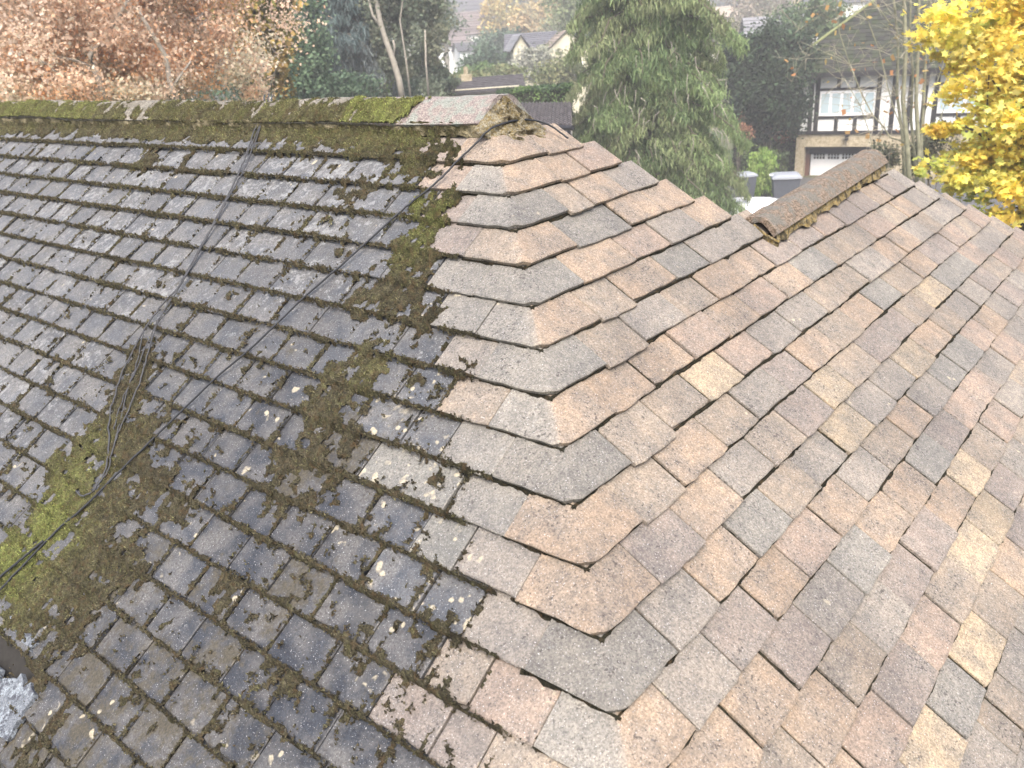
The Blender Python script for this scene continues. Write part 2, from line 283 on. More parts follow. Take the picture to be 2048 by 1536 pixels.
TC = dict(T=(.42, .335, .265), M=(.36, .315, .27), G=(.315, .305, .295), B=(.25, .265, .27), D=(.185, .20, .21),
          V=(.30, .27, .265), P=(.39, .315, .275), Y=(.60, .50, .36), Y2=(.47, .40, .30), E=(.105, .118, .14),
          F=(.08, .092, .115), L=(.26, .26, .24))
TC = {k_: tuple((x*.76+y_*.24)*w_*.635 if k_ not in 'EFL' else x*.58 for x, y_, w_ in zip(v_, (.37, .305, .24), (1.02, .99, .93))) for k_, v_ in TC.items()}
rs = np.random.RandomState(11); rnd = random.Random(3)
T_EXP = 0.2      # tile thickness
def slab(fn, c0, c1, k, up, tilt, seed, thick=.165, drop=0., head=None, jag=.018):
    """a tile on a slope: fn(c, v, n); tail at v=k, head under the course above"""
    r = random.Random(seed); h = head if head is not None else k-1.1
    q = 6
    j0 = [r.uniform(-jag, jag) for _ in range(q+1)]; j0[0] -= .02; j0[-1] -= .02
    ton = lambda c, v: up+tilt*(c-c0)/(c1-c0)+(-.22)*(k-v)
    dt = r.choice([-.03, -.02, -.01, 0, .01, .02, .04])
    tail = [(c0+(c1-c0)*i/q, k+j0[i]+dt+(r.uniform(-.012, .012))) for i in range(q+1)]
    tail = [(c_, v_+drop) for c_, v_ in tail]
    b = .035
    V = []; F = []
    outer = [(c0, h)]+tail+[(c1, h)]
    inner = [(c0+b, h)]+[(min(max(c, c0+b), c1-b), v-b) for c, v in tail]+[(c1-b, h)]
    m = len(outer)
    for c, v in inner: V.append(fn(c, v, ton(c, v)))
    for c, v in outer: V.append(fn(c, v, ton(c, v)-.03))
    for c, v in outer: V.append(fn(c, v, ton(c, v)-thick))
    F.append(tuple(range(m)))
    for i in range(m-1):
        F.append((i, m+i, m+i+1, i+1)); F.append((m+i, 2*m+i, 2*m+i+1, m+i+1))
    if fn is B: F = [f for f in F]
    else: F = [f for f in F]
    return np.array(V), F
def orient(V, F, nrm):
    a, b, c = V[F[0][0]], V[F[0][2]], V[F[0][4]]
    if np.dot(np.cross(b-a, c-a), nrm) < 0: F = [f[::-1] for f in F]
    return F
house = empty('foreground_house', A(0, 40)*[1, 1, 0]+np.array([0, 0, -6.5]),
              'near house with a weathered hipped tile roof, mossy on its left slope', 'house')
deck = D.objects.new('roof', None); COL.objects.link(deck); deck.parent = house
deck.matrix_parent_inverse = Matrix.Translation(-Vector(house.location))
def sub(o): return o
def joints(tab, k, lo, hi, wid, left_fixed=None):
    js = sorted(x for x in tab.get(k, []) if lo < x < hi)
    base = js if js else None
    if not js:
        js = [lo+ (wid*.5 if k % 2 else wid) + rnd.uniform(-.1, .1)]
    out = [js[0]]
    for a in js[1:]:
        g = a-out[-1]; n = max(1, round(g/wid))
        st = out[-1]
        out += [st+g*i/n+(rnd.uniform(-.12, .12) if i < n else 0) for i in range(1, n+1)]
    while out[0]-wid > lo-.3*wid: out.insert(0, out[0]-wid+rnd.uniform(-.08, .08))
    while out[-1]+wid < hi+.3*wid: out.append(out[-1]+wid+rnd.uniform(-.08, .08))
    return out
def film_at(x, v):
    f = .18+.25*np.clip((hx(v)-x-4)/8, 0, 1)
    for px_, py_, s_ in ((150, 1350, 6), (300, 1450, 6), (60, 1500, 6), (230, 1150, 4), (420, 1250, 3), (560, 1180, 2.5), (700, 860, 2.5), (620, 950, 2.5)):
        cx_, cv_ = Aof(px_, py_); f = max(f, .85*math.exp(-((x-cx_)**2+((v-cv_)*1.6)**2)/s_**2))
    return float(min(1, f))
tiles = []       # (area, V, F, tint, aux)
def near_col(C, c0, c1, k):
    for c, v, code in C:
        if c0 <= c <= c1 and k-1 <= v <= k: return TC[code], code
    return None, None
WING_Y0, WR = 9.9, 4.9          # wing ridge: starts at y, nominal course height
def far_y(v):                     # where plane B ends on its far side
    if v <= 5.9: return 3.3+1.33*v
    return 28.3+1.62*(v-4.9)
ROWS_B, ROWS_A = 24, 25
def tile_rows():
    for k in range(1, ROWS_B):
        lo = hy(k-.5)+2.35 if k <= 14 else hy(k-.5)+2.3
        hi = far_y(k-.3)
        js = [x for x in joints(JB, k, lo-.6, hi, 2.85) if x > lo+1.1 or k in JB and x in JB[k] and x > lo-.8]
        js = sorted(set(js))
        if js[0] > lo+.9 and js[0] > lo+3.6: js.insert(0, js[0]-2.75)
        if k <= 14: first = js[0]
        else:
            js = [lo]+[x for x in js if x > lo+1.4]; first = lo
        HJ_B[k] = first
        for a, b in zip(js, js[1:]+[hi+1.]):
            g0, g1 = rnd.choice([.04, .05, .06, .08, .12]), rnd.choice([.02, .03, .05])
            b2 = min(b, far_y(k))
            if b2-a < .35: continue
            SEAMS.append((k, a, g0+.03))
            t, code = near_col(CB, a, b, k)
            if t is None:
                t = TC[rnd.choice('TMMGGVVPPTBMG')]
            t = np.array(t)*rnd.uniform(.93, 1.07)
            up = rnd.gauss(0, .02)
            V, F = slab(B, a+g0, b2-g1, k, up, rnd.gauss(0, .025), rnd.random(), drop=rnd.choice([.07, .10, .13]) if a == first else 0.)
            # trim the far hip side
            fy = far_y(k); 
            tiles.append(('B', k, (a+b2)/2, V, orient(V, F, NB), t, (.0, .08, .03+.10*(rnd.random() < .08), .0)))
    for k in range(1, ROWS_A):
        hi0 = hx(k-.5)-2.4
        js = joints(JA, k, -62, hi0+.9, 2.4)
        js = [x for x in js if x < hi0-1.0 or (k in JA and x in JA[k])]
        js = [x for x in js if x < hi0+1.1]
        if hi0-js[-1] > 1.0: js.append(hi0)
        HJ_A[k] = js[-1]
        for a, b in zip(js, js[1:]):
            g0, g1 = rnd.choice([.02, .04, .06]), rnd.choice([.02, .04])
            t, code = near_col(CA, a, b, k); xc = (a+b)/2
            dk = np.clip((k-4)/6., 0, 1)*np.clip((xc+24)/22., 0, 1)
            if t is None:
                base = np.array((.090, .097, .108))*(1-dk)+np.array((.030, .035, .045))*dk
                t = base*rnd.uniform(.88, 1.1); lich = .58*(1-dk)+.20*dk+rnd.uniform(-.12, .12); crm = .10+.34*dk*rnd.random()
            else:
                t = np.array(t); lich = .25 if code in 'EFL' else .05; crm = .75 if code in 'EL' else .15
            if code in ('F',): crm = .6
            wet = .25+.45*dk
            V, F = slab(A, a+g0, b-g1, k, rnd.gauss(0, .02), rnd.gauss(0, .025), rnd.random(), jag=.025)
            tiles.append(('A', k, xc, V, orient(V, F, NA), t, (lich, wet, crm, film_at(xc, k-.5))))
HJ_A, HJ_B = {}, {}
SEAMS = []
tile_rows()
HOLE = [(-16., -8.3, 16.6, 18.2)]
def in_hole(pl, k, c): return pl == 'A' and k == 18 and -11.2 < c < -6.8
tiles = [t for t in tiles if not in_hole(t[0], t[1], t[2])]
def scr_area(V):
    x, y, z = project(V); n = 3
    if z.min() < .1: return 0
    if x.max() < 0 or x.min() > 2048 or y.max() < 0 or y.min() > 1536: return 0
    x = np.clip(x, 0, 2048); y = np.clip(y, 0, 1536)
    return (x.max()-x.min())*(y.max()-y.min())
def main_vis(t):
    a = scr_area(t[3][:9]); return a
tiles.sort(key=lambda t: -main_vis(t))
one = tiles[:300]; rest = tiles[300:]
for pl, k, c, V, F, t, ax in one:
    mk('roof_tile', V, F, TILE, deck, cols=t, aux=ax, origin=V.mean(0))
vv, ff, cc, aa = [], [], [], []
for pl, k, c, V, F, t, ax in rest:
    b = len(vv); vv += V.tolist(); ff += [tuple(i+b for i in f) for f in F]; cc += [tuple(t)+(1,)]*len(V); aa += [tuple(ax)]*len(V)
tag(mk('roof_tile', vv, ff, TILE, deck, cols=cc, aux=aa), kind='stuff')
# bent hip tiles, one to each course
HT = {1: 'T', 2: 'TB', 3: 'DB', 4: 'TM', 5: 'B', 6: 'TB', 7: 'B', 8: 'TB', 9: 'D', 10: 'T', 11: 'T', 12: 'D', 13: 'TB'}
for k in range(1, ROWS_B):
    ja, jb = HJ_A[k], HJ_B[k]
    code = HT.get(k, 'TB'); c1 = np.array(TC[code[0]]); c2 = np.array(TC[code[-1]])*(1.15 if len(code) > 1 else 1)
    q = 6; up = .03+rnd.uniform(-.01, .03)
    jj = [rnd.uniform(-.02, .02) for _ in range(40)]
    colsx = []
    def ring(v, n, lip):
        nn = up-.22*(k-v)+n
        hA, hB = hx(v), hy(v); pts = []
        for i in range(q): 
            c = ja+.03+(hA-.42-ja)*i/(q-1); pts.append(A(c, v+(jj[i] if lip else 0), nn))
        e1, e2 = A(hA-.2, v-.0, nn), B(hB+.2, v-.0, nn); h = H(v-.16 if lip else v, nn)
        pts += [e1*.6+h*.4, e1*.25+e2*.25+h*.5, e2*.6+h*.4]
        for i in range(q): 
            c = hB+.42+(jb-.03-hB-.42)*i/(q-1); pts.append(B(c, v+(jj[10+i] if lip else 0), nn))
        return pts
    if k == 1: rows_ = [ring(k-.98, 0, 0)]
    else: rows_ = [ring(k-1.1, 0, 0)]
    rows_ += [ring(k-.6, 0, 0), ring(k-.04, 0, 1), ring(k, -.03, 1), ring(k, -.19, 1)]
    m = len(rows_[0]); V = np.array([p for r_ in rows_ for p in r_])
    F = [(r_*m+i, (r_+1)*m+i, (r_+1)*m+i+1, r_*m+i+1) for r_ in range(len(rows_)-1) for i in range(m-1)]
    # side skirts
    nb = len(V); V = np.vstack([V, [p-NA*.19*S for p in (rows_[0][0], rows_[1][0], rows_[2][0], rows_[3][0])],
                                [p-NB*.19*S for p in (rows_[0][-1], rows_[1][-1], rows_[2][-1], rows_[3][-1])]])
    for i in range(3):
        F.append((i*m, nb+i, nb+i+1, (i+1)*m)); F.append((i*m+m-1, (i+1)*m+m-1, nb+4+i+1, nb+4+i))
    wgt = np.array([[1-.5*(1+math.tanh((i-m*.42)*.9))] for i in range(m)])   # A side pale, B side second colour
    cr = wgt*c2+(1-wgt)*c1
    cols = np.vstack([cr]*len(rows_)+[np.tile(c2, (4, 1)), np.tile(c1, (4, 1))])
    aux = np.zeros((len(V), 4)); aux[:, 0] = .12; aux[:, 1] = .15; aux[:, 2] = .05
    for i in range(m):
        if i < m*.4:
            for r_ in range(len(rows_)): aux[r_*m+i, 0] = .32; aux[r_*m+i, 3] = .15
    mk('hip_tile', V, F, TILE, deck, cols=cols, aux=aux, origin=V.mean(0))
# boarding under the tiles, the slopes turned away from the camera, walls
VB = 40.
def deckmesh():
    n = -.62
    P = lambda x, y, z: np.array([x, y, z])*S
    ridge_l, ridge_r = P(-70, 1.65, 1.0), P(-1.9, 1.65, 1.0)
    aL, aR = A(-70, VB, n), H(VB, n)
    wr0, wr1 = P(WR/TB+.5, 11.2, -WR-1.35), P(WR/TB, 27.6, -WR-.9)
    bR = B(far_y(VB), VB, n)
    V = [ridge_l, ridge_r, aR, aL, bR, wr1, wr0,
         P(WR/TB-.4-(VB-WR)/TB, far_y(VB), -VB), P(-70, 1.65+(VB+1.2)/TA, -VB), P(-20, 1.65+(VB+1.2)/TA, -VB)]
    fA = (3, 2, 1, 0); fB = (2, 4, 5, 6, 1)
    m = mk('roof_boarding', V, [fA, fB, (6, 5, 7, 9), (5, 4, 7), (0, 1, 6, 9, 8)], FELT, deck)
deckmesh()
wallm = simple('rendered_wall', (.42, .39, .34), .9, .2, 6, .004)
wb = MB(); zt = -VB*S; gz = -6.5
x0, x1, y0, y1 = -70*S, (VB-3)/TB*S, -(VB-3)/TA*S, (far_y(VB)-8)*S
wb.box((x0, y0, gz), (x1-x0, 0, 0), (0, y1-y0, 0), (0, 0, zt-gz-.02)); wb.build('wall', wallm, house)

# ridge tiles along the main ridge
def ridge_profile(cy, cz, yA, zA, yB, zB, n=9, rnd_=.35):
    """angled cap with a rounded top in the (across, up) plane"""
    pts = []
    for i in range(n+1):
        t = i/n
        if t < .5: u = t*2; p = np.array([yA, zA])*(1-u)+np.array([cy, cz])*u
        else: u = t*2-1; p = np.array([cy, cz])*(1-u)+np.array([yB, zB])*u
        d = abs(t-.5)*2; drop = rnd_*max(0, 1-d*2.2)**2
        bulge = .10*math.sin(math.pi*min(1, d))
        pts.append((p[0], p[1]-drop+bulge))
    return pts
def capped(name, mat, prof, along, a0, a1, mapf, seed, thick=.28, nseg=14, parent=deck, taper=0.):
    """extrude an open profile from a0 to a1 with thickness and a worn, uneven surface"""
    r = np.random.RandomState(seed); m = len(prof); V = []; F = []
    cx = sum(p[0] for p in prof)/m; cz = min(p[1] for p in prof)
    nrm = []
    for i in range(m):
        a = prof[max(i-1, 0)]; b = prof[min(i+1, m-1)]; d = np.array([b[0]-a[0], b[1]-a[1]]); d /= np.linalg.norm(d)
        nrm.append(np.array([-d[1], d[0]]) if (np.array([-d[1], d[0]])@np.array([0, 1])) > 0 else np.array([d[1], -d[0]]))
    for s_ in range(nseg+1):
        a = a0+(a1-a0)*s_/nseg
        for lay in (0, 1):
            for i in range(m):
                w_ = .035*(vn(a*1.7, i*.9, seed)-.5)+.03*(vn(a*5, i*2.1, seed+2)-.5)
                q = np.array(prof[i])+nrm[i]*((-thick if lay else 0)+w_+taper*s_/nseg)
                e = (.03*(vn(i*1.3, seed*3.1)-.5) if s_ in (0, nseg) else 0)
                V.append(mapf(a+e, q[0], q[1]))
    st = 2*m
    for s_ in range(nseg):
        for i in range(m-1):
            F.append((s_*st+i, s_*st+i+1, (s_+1)*st+i+1, (s_+1)*st+i))
            F.append((s_*st+m+i, (s_+1)*st+m+i, (s_+1)*st+m+i+1, s_*st+m+i+1))
        F.append((s_*st, (s_+1)*st, (s_+1)*st+m, s_*st+m)); F.append((s_*st+m-1, s_*st+2*m-1, (s_+1)*st+2*m-1, (s_+1)*st+m-1))
    for s_ in (0, nseg):
        for i in range(m-1):
            f = (s_*st+i, s_*st+m+i, s_*st+m+i+1, s_*st+i+1); F.append(f if s_ == 0 else f[::-1])
    return mk(name, V, F, mat, parent, smooth=False, origin=np.mean(V, axis=0))
edgeA = A(0, -.10, .34)/S
prof = ridge_profile(1.62, 1.72, edgeA[1], edgeA[2], 3.24-edgeA[1], edgeA[2], 10)
def mp(a, y, z): return np.array([a, y+.06*math.sin(a*.21), z+.10*math.sin(a*.11+.6)+.05*math.sin(a*.37)])*S
seams = [-66, -58.7, -51.5, -44.2, -37.0, -29.6, -22.4, -15.1, -7.9, -.75]
for i in range(len(seams)-1):
    capped('ridge_tile', RIDGE_P if i == 8 else RIDGE_M, prof, 'x', seams[i]+.03, seams[i+1]-.03, mp, 20+i)
# wing ridge, running away along y on a lower line
eB = B(0, WR+1.0, .42)/S; cxw = WR/TB-.55
prof2 = ridge_profile(6.5, -WR+.16, eB[0], eB[2], 5.35, -WR-.85, 10, .12)
prof2 = [(x_, z_+.12*math.sin(math.pi*min(1, abs(i_/5-1)*1.0))) for i_, (x_, z_) in enumerate(prof2)]
def wdv(a): return -.2+.55*(30-a)/19.
def mp2(a, x, z): return np.array([x+wdv(a)/TB, a, z-wdv(a)])*S
for i, (a, b) in enumerate([(10.8, 13.1), (13.15, 21.2), (21.25, 29.7)]):
    capped('ridge_tile', RIDGE_W, prof2, 'y', a, b, mp2, 50+i, taper=.05)
# bedding mortar: main ridge end, bed below both ridges
def lump(name, mat, pts_fn, nu, nv, seed, amp=.12, parent=deck):
    V = []
    for j in range(nv+1):
        for i in range(nu+1):
            q, n = pts_fn(i/nu, j/nv); V.append((q+n*amp*(fbm(np.array(i*.55), np.array(j*.6), 3, seed)-.45)*1.6)*S)
    F = [(j*(nu+1)+i, j*(nu+1)+i+1, (j+1)*(nu+1)+i+1, (j+1)*(nu+1)+i) for j in range(nv) for i in range(nu)]
    return mk(name, V, F, mat, parent, smooth=False, origin=np.mean(V, axis=0))
top = np.array([-.85, 1.62, 1.45]); bl = np.array([-.75, -.75, .10]); br = np.array([.1, 3.9, -.55])
mid = np.array([1.05, 1.2, -1.1])
def endcap(u, v):
    base = bl*(1-u)**2+2*mid*u*(1-u)*1.0+br*u*u; e = .05+.95*v
    q = top*(1-e)+base*e; return q, np.array([1., -.2, .35])*math.sin(math.pi*min(.95, max(.05, u)))
lump('mortar_bedding', MORTAR, endcap, 22, 18, 7, .5)
def bed1(u, v):
    x = -66+65.2*u; return A(x, -.13+.24*v, .32-.44*v)/S, NA
lump('mortar_bedding', crust_material('dark_bedding', (.045, .042, .02), (.07, .06, .03), (.22, .19, .12), 60, .01), bed1, 400, 4, 9, .22)
def bed2(u, v):
    y = 10.9+18.6*u; jut = .5*max(0, float(fbm(np.array(y*.9), np.array(3.), 3, 31))-.45); return B(y, WR+.87+wdv(y)+(.26+jut)*v, .36-.32*v)/S, NB
lump('mortar_bedding', MORTAR_Y, bed2, 60, 4, 13, .12)
def bed3(u, v):
    return np.array([eB[0]-1.2+1.35*u-.1*v+.4, 10.85-.2*math.sin(3.1*u)-.1*v, eB[2]+.35-.75*u-.5*v-.3]), np.array([.2, -1, .3])
lump('mortar_bedding', MORTAR_Y, bed3, 8, 5, 15, .2)

# ------------------------------------------------------------------ moss (real relief on slope A and on the ridge)
BL = [(600,300,5,.8,.6,.1),(760,290,5,.8,.9,.3),(820,330,3,1,.9,.4),(870,300,3,.8,.8,.4),(700,385,2.2,.8,.8,0),(640,350,2,.6,.5,0),
 (560,262,6,.5,.8,.2),(290,320,1.3,.8,.8,0),(360,330,1.3,1,.7,0),(842,410,1.1,.8,1,.9),(840,470,1.3,1,1,.9),(868,440,1.,.7,1,.9),
 (822,520,1.4,1,1,.4),(800,570,2.4,.9,1,.1),(740,590,2,.8,.9,0),(840,640,1.,.6,.8,.1),(690,560,1.5,.6,.6,0),(740,740,1.8,1.,1,.4),
 (690,750,1.4,.7,.9,.2),(780,700,1,.5,.8,0),(650,820,1.6,.9,1,.1),(700,860,1,.6,.8,0),(620,900,1.6,1,.95,0),(560,930,1.4,.9,.9,0),
 (590,700,1,.5,.5,0),(830,765,.5,.4,1,0),(560,1000,1.2,.8,.7,0),(640,1010,1,.6,.5,0),(250,780,2.2,1.5,.9,.1),(270,700,1.5,1,.6,0),
 (230,850,3,1.2,1,.2),(180,900,2.4,1.2,.9,.6),(280,880,2.6,1.3,1,.1),(150,960,3,1.3,1,.7),(100,1050,3,1.6,1,1.1),(40,1120,3,1.6,1,1.1),
 (200,1020,3,1.4,1,.2),(300,960,2,1.2,.8,0),(350,900,1.3,.9,.6,0),(150,1150,3,1.5,1,.2),(60,1200,2.4,1.3,1,.4),(250,1120,2.2,1.2,.8,0),
 (350,1010,1.6,.9,.8,0),(330,1250,1.2,.7,.5,0),(150,1250,2.,1.2,.9,0),(70,1350,1.6,1.,.8,0),(100,1450,1.6,1.,.65,0),(250,1350,1.,.6,.5,0),
 (400,1330,1.,.6,.6,0),(440,1185,1.1,.7,.7,0),(40,1520,1.6,.7,.7,0),(20,930,1.5,.7,.6,.2),(480,800,1,.5,.7,0),(420,850,1.2,.6,.6,0),
 (530,380,.8,.4,.7,.2),(910,925,.3,.25,.9,0),(855,1265,.4,.3,.9,0),(905,1270,.3,.25,1,0),(840,1180,.35,.3,1,0),(945,940,.35,.3,1,0),(950,730,.3,.3,1,0),
 (850,1350,.35,.25,.8,0),(870,620,.7,.5,.7,.1),(900,660,.4,.4,.8,.1),(880,400,.8,.5,.8,.4),(905,560,.3,.3,.7,0),(600,1060,.8,.5,.6,0),(700,1070,.6,.4,.5,0),
 (130,330,1.2,.7,.5,0),(60,300,1.5,.7,.6,.1),(460,330,1.1,.8,.5,0),(830,275,3,.5,1,.5),(900,290,2,.4,.9,.4)]
rb = np.random.RandomState(8)
for _ in range(420):
    BL.append((rb.uniform(0, 900), rb.uniform(420, 1500), rb.uniform(.14, .45), rb.uniform(.10, .30), rb.uniform(.7, 1.), 0))
ROWJ = {}
for pl, k, c, V, F, t, ax in tiles:
    if pl == 'A': ROWJ.setdefault(k, []).append(c)
def jn(k):
    js = sorted(ROWJ.get(k, [])); return np.array([(a+b)/2 for a, b in zip(js, js[1:]) if b-a < 4]+[HJ_A.get(k, 0)])
def moss_field(X, V):
    k = np.ceil(V-1e-6).astype(int); fr = V-np.floor(V)
    n1 = fbm(X*1.1, V*1.6, 3, 1); n2 = fbm(X*.45, V*.7, 4, 2); n3 = fbm(X*2.6, V*4, 2, 3); n4 = fbm(X*1.7+9, V*2.6, 4, 7); n5 = fbm(X*3.1+4, V*4.6, 3, 51)
    inhip = hx(V)-X
    side = np.clip((inhip-2.2)/3.5, 0, 1)
    amt = .42+.58*side
    dtop = np.where(fr < .5, fr/.13, (1-fr)/.05)
    J = np.exp(-dtop**2)*amt
    dj = np.full(X.shape, 9.)
    for kk in np.unique(k):
        js = jn(kk)
        if len(js) == 0: continue
        m_ = k == kk; dj[m_] = np.abs(X[m_][:, None]-js[None, :]).min(1)
    J2 = np.exp(-(dj/.12)**2)*amt*.85
    Bf = np.zeros(X.shape); G = np.zeros(X.shape)
    wx = X+1.1*(n1-.5)*2; wv = V+.5*(n3-.5)*2
    for (px, py, rx, rv, st, g) in BL:
        cx, cv = Aof(px, py)
        if abs(cx) > 200: continue
        rx, rv = rx*.8, rv*.8
        e = np.exp(-(((wx-cx)/rx)**2+((wv-cv)/rv)**2)*.8)*st
        Bf = np.maximum(Bf, e); G = np.maximum(G, e*g)
    ridge = np.exp(-(np.maximum(V-.15, 0)/.62)**2)*np.clip((inhip-3.2)/2, 0, 1)
    streak = fbm(X*1.6, V*.5, 3, 6)
    R = ridge*(.12+1.35*streak)
    Dn = np.maximum(np.maximum(J, J2)*(.42+.75*n1), Bf*(.12+.35*n3+1.05*n5))
    Dn = np.maximum(Dn, R)+.22*(n2-.5)+.20*(n3-.5)+.24*(n4-.5)
    Dn = np.where(inhip < 1.7+1.2*n3, np.minimum(Dn, .30+.25*n5), Dn); Dn = np.where(inhip < .9, -1, Dn)
    G = np.clip(.86*G+.25*R+.5*(n2-.45)*(V < 4)+.25*(n1-.5), 0, 1.1)
    return Dn, G
def moss_colour(G, X, V, rr, dark=True):
    br, ol, gr = np.array((.048, .043, .031)), np.array((.072, .070, .036)), np.array((.105, .118, .040))
    g = np.clip(G+.12*rr.randn(len(G)), 0, 1)[:, None]
    c = np.where(g < .4, br+(ol-br)*(g/.4), ol+(gr-ol)*((g-.4)/.6))
    nh = np.clip((hx(V)-X-1.)/7, 0, 1)[:, None] if dark else 1.
    c = c*(.5+.5*nh)
    c = c*(.45+1.1*fbm(X*3.6, V*5.2, 3, 41))[:, None]
    return c*(1+.22*rr.randn(len(G), 1))
def relief(name, xs, vs, field, surf, thr, hmax, seed, ntuft, colf):
    rr = np.random.RandomState(seed)
    XX, VV = np.meshgrid(xs, vs); X = XX.ravel().copy(); V = VV.ravel().copy()
    X += (rr.rand(len(X))-.5)*.5*(xs[1]-xs[0]); V += (rr.rand(len(X))-.5)*.5*(vs[1]-vs[0])
    Dn, G = field(X, V)
    h = np.clip(Dn-thr, -.1, .6)
    hh = np.where(h > 0, hmax*np.sqrt(np.clip(h, 0, .5)/.5), h*1.2)-.015
    hh = hh*(.72+.56*fbm(X*3.4, V*5, 2, 4))+(rr.rand(len(X))-.5)*.05*(h > 0)
    P = surf(X, V, hh)
    nx, nv_ = len(xs), len(vs)
    px, py, pz = project(P)
    ok = (pz > .2) & (px > -260) & (px < 2300) & (py > -100) & (py < 1800) & (h > -.06)
    i = np.arange(nx*nv_).reshape(nv_, nx); q = np.stack([i[:-1, :-1], i[:-1, 1:], i[1:, 1:], i[1:, :-1]], -1).reshape(-1, 4)
    keep = (h[q] > 0).any(1) & ok[q].all(1); q = q[keep]
    used = np.unique(q); mp_ = np.full(len(X), -1); mp_[used] = np.arange(len(used)); q = mp_[q]
    P2 = P[used]; c2 = colf(G[used], X[used], V[used], rr)
    o = tag(mk(name, P2, q, MOSS, deck, cols=c2, smooth=True), kind='stuff')
    # fuzz: little leaning spikes
    cand = np.where((h > .05) & ok)[0]
    if len(cand) and ntuft:
        pick = cand[rr.randint(0, len(cand), ntuft)]
        base = surf(X[pick]+(rr.rand(ntuft)-.5)*.1, V[pick]+(rr.rand(ntuft)-.5)*.07, hh[pick]-.03)
        hgt = (.05+.11*rr.rand(ntuft))*S; wd = (.025+.03*rr.rand(ntuft))*S
        d = rr.randn(ntuft, 3)*.55+np.array([0, -.35, .8]); d /= np.linalg.norm(d, axis=1)[:, None]
        a = np.cross(d, rr.randn(ntuft, 3)); a /= np.linalg.norm(a, axis=1)[:, None]; b = np.cross(d, a)
        v = np.stack([base+a*wd[:, None], base+(-.5*a+.87*b)*wd[:, None], base+(-.5*a-.87*b)*wd[:, None], base+d*hgt[:, None]], 1).reshape(-1, 3)
        f = (np.arange(ntuft)[:, None, None]*4+np.array([[0, 1, 3], [1, 2, 3], [2, 0, 3]])[None]).reshape(-1, 3)
        cc = colf(G[pick], X[pick], V[pick], rr)*(.9+1.1*rr.rand(ntuft, 1)); cc = np.repeat(cc, 4, 0)
        cc[3::4] *= 1.35
        tag(mk(name, v, f, MOSS, deck, cols=cc), kind='stuff')
    return o
def surfA(X, V, h):
    k = np.ceil(V-1e-6); n = -.22*(k-V)*np.clip((V-np.floor(V))*6, 0, 1)+h
    n = np.where(V-np.floor(V) < .166, -.19*(1-(V-np.floor(V))/.166)*.15-.19*((V-np.floor(V))/.166)+h, n)
    return (np.stack([X, -V/TA, -V], -1)+n[:, None]*NA)*S
relief('moss', np.arange(-60, 17, .10), np.arange(.02, 23, .065), moss_field, surfA, .44, .20, 1, 60000, moss_colour)
# near-black strips, part moss, part gap shade put into colour, under the tails and in the side joints of slope B and round the hip
def joint_moss_shade():
    r = np.random.RandomState(17); V = []; F = []; C = []
    def strip(P0s, P1s, P2s):
        b = len(V)
        for p, q, s_ in zip(P0s, P1s, P2s):
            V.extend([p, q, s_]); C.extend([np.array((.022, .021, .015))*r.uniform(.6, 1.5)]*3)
        for i in range(len(P0s)-1):
            for j in (0, 1): F.append((b+i*3+j, b+i*3+j+1, b+(i+1)*3+j+1, b+(i+1)*3+j))
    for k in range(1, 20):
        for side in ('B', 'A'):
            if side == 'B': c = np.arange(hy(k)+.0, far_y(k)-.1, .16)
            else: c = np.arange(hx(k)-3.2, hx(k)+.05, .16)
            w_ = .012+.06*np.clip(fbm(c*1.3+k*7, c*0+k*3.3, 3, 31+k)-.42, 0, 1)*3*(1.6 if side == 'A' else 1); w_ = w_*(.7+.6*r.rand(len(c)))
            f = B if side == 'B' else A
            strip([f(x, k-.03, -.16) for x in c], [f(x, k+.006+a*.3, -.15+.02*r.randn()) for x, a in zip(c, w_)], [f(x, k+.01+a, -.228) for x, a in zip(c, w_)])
    for k, a, g in SEAMS:  # fill each side joint with near-black painted gap shade
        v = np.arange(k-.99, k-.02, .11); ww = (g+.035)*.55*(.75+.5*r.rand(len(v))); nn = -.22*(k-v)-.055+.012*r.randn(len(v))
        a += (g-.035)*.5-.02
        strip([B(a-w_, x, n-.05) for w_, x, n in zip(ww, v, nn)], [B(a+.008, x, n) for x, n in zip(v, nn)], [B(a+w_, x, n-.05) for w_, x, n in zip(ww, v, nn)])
    tag(mk('joint_moss_shade', V, F, MOSS, deck, cols=C), kind='stuff')
joint_moss_shade()
# moss on the ridge tiles
PR = np.array(prof)
def ridge_field(X, T):
    n1 = fbm(X*1.6, T*5, 4, 11); n2 = fbm(X*1.9, T*5.5, 4, 12); n3 = fbm(X*3, T*8, 2, 13)
    low = np.clip(1.15-T*1.55, 0, 1)
    reg = .78+.0*X
    reg = np.where(X < -36, .9, reg); reg = np.where(X > -7.2, .0, reg)
    reg = np.where((X > -9.5+2*n1) & (X < -6.6+T*2.5+1.6*n2), .95, reg)
    reg = np.where((X > -34+3*n1) & (X < -30+3*n2), .5, reg)
    Dn = reg*low*(.42+.9*n1)+.7*(n2-.5)+.3*(n3-.5)
    G = np.clip(.15+.8*(n2-.3)+np.where(X < -36, .35, 0)+np.where(X > -10, .6*n1+.2, 0), 0, 1.1)
    return Dn, G
def surfR(X, T, h):
    u = np.clip(T, 0, .5)/.5*5; i = np.clip(u.astype(int), 0, 4); f = (u-i)[:, None]
    p = PR[i]*(1-f)+PR[i+1]*f; nrm = np.array([-.55, .83])
    return np.stack([X, p[:, 0]+nrm[0]*h+.06*np.sin(X*.21), p[:, 1]+nrm[1]*h+.10*np.sin(X*.11+.6)+.05*np.sin(X*.37)], -1)*S
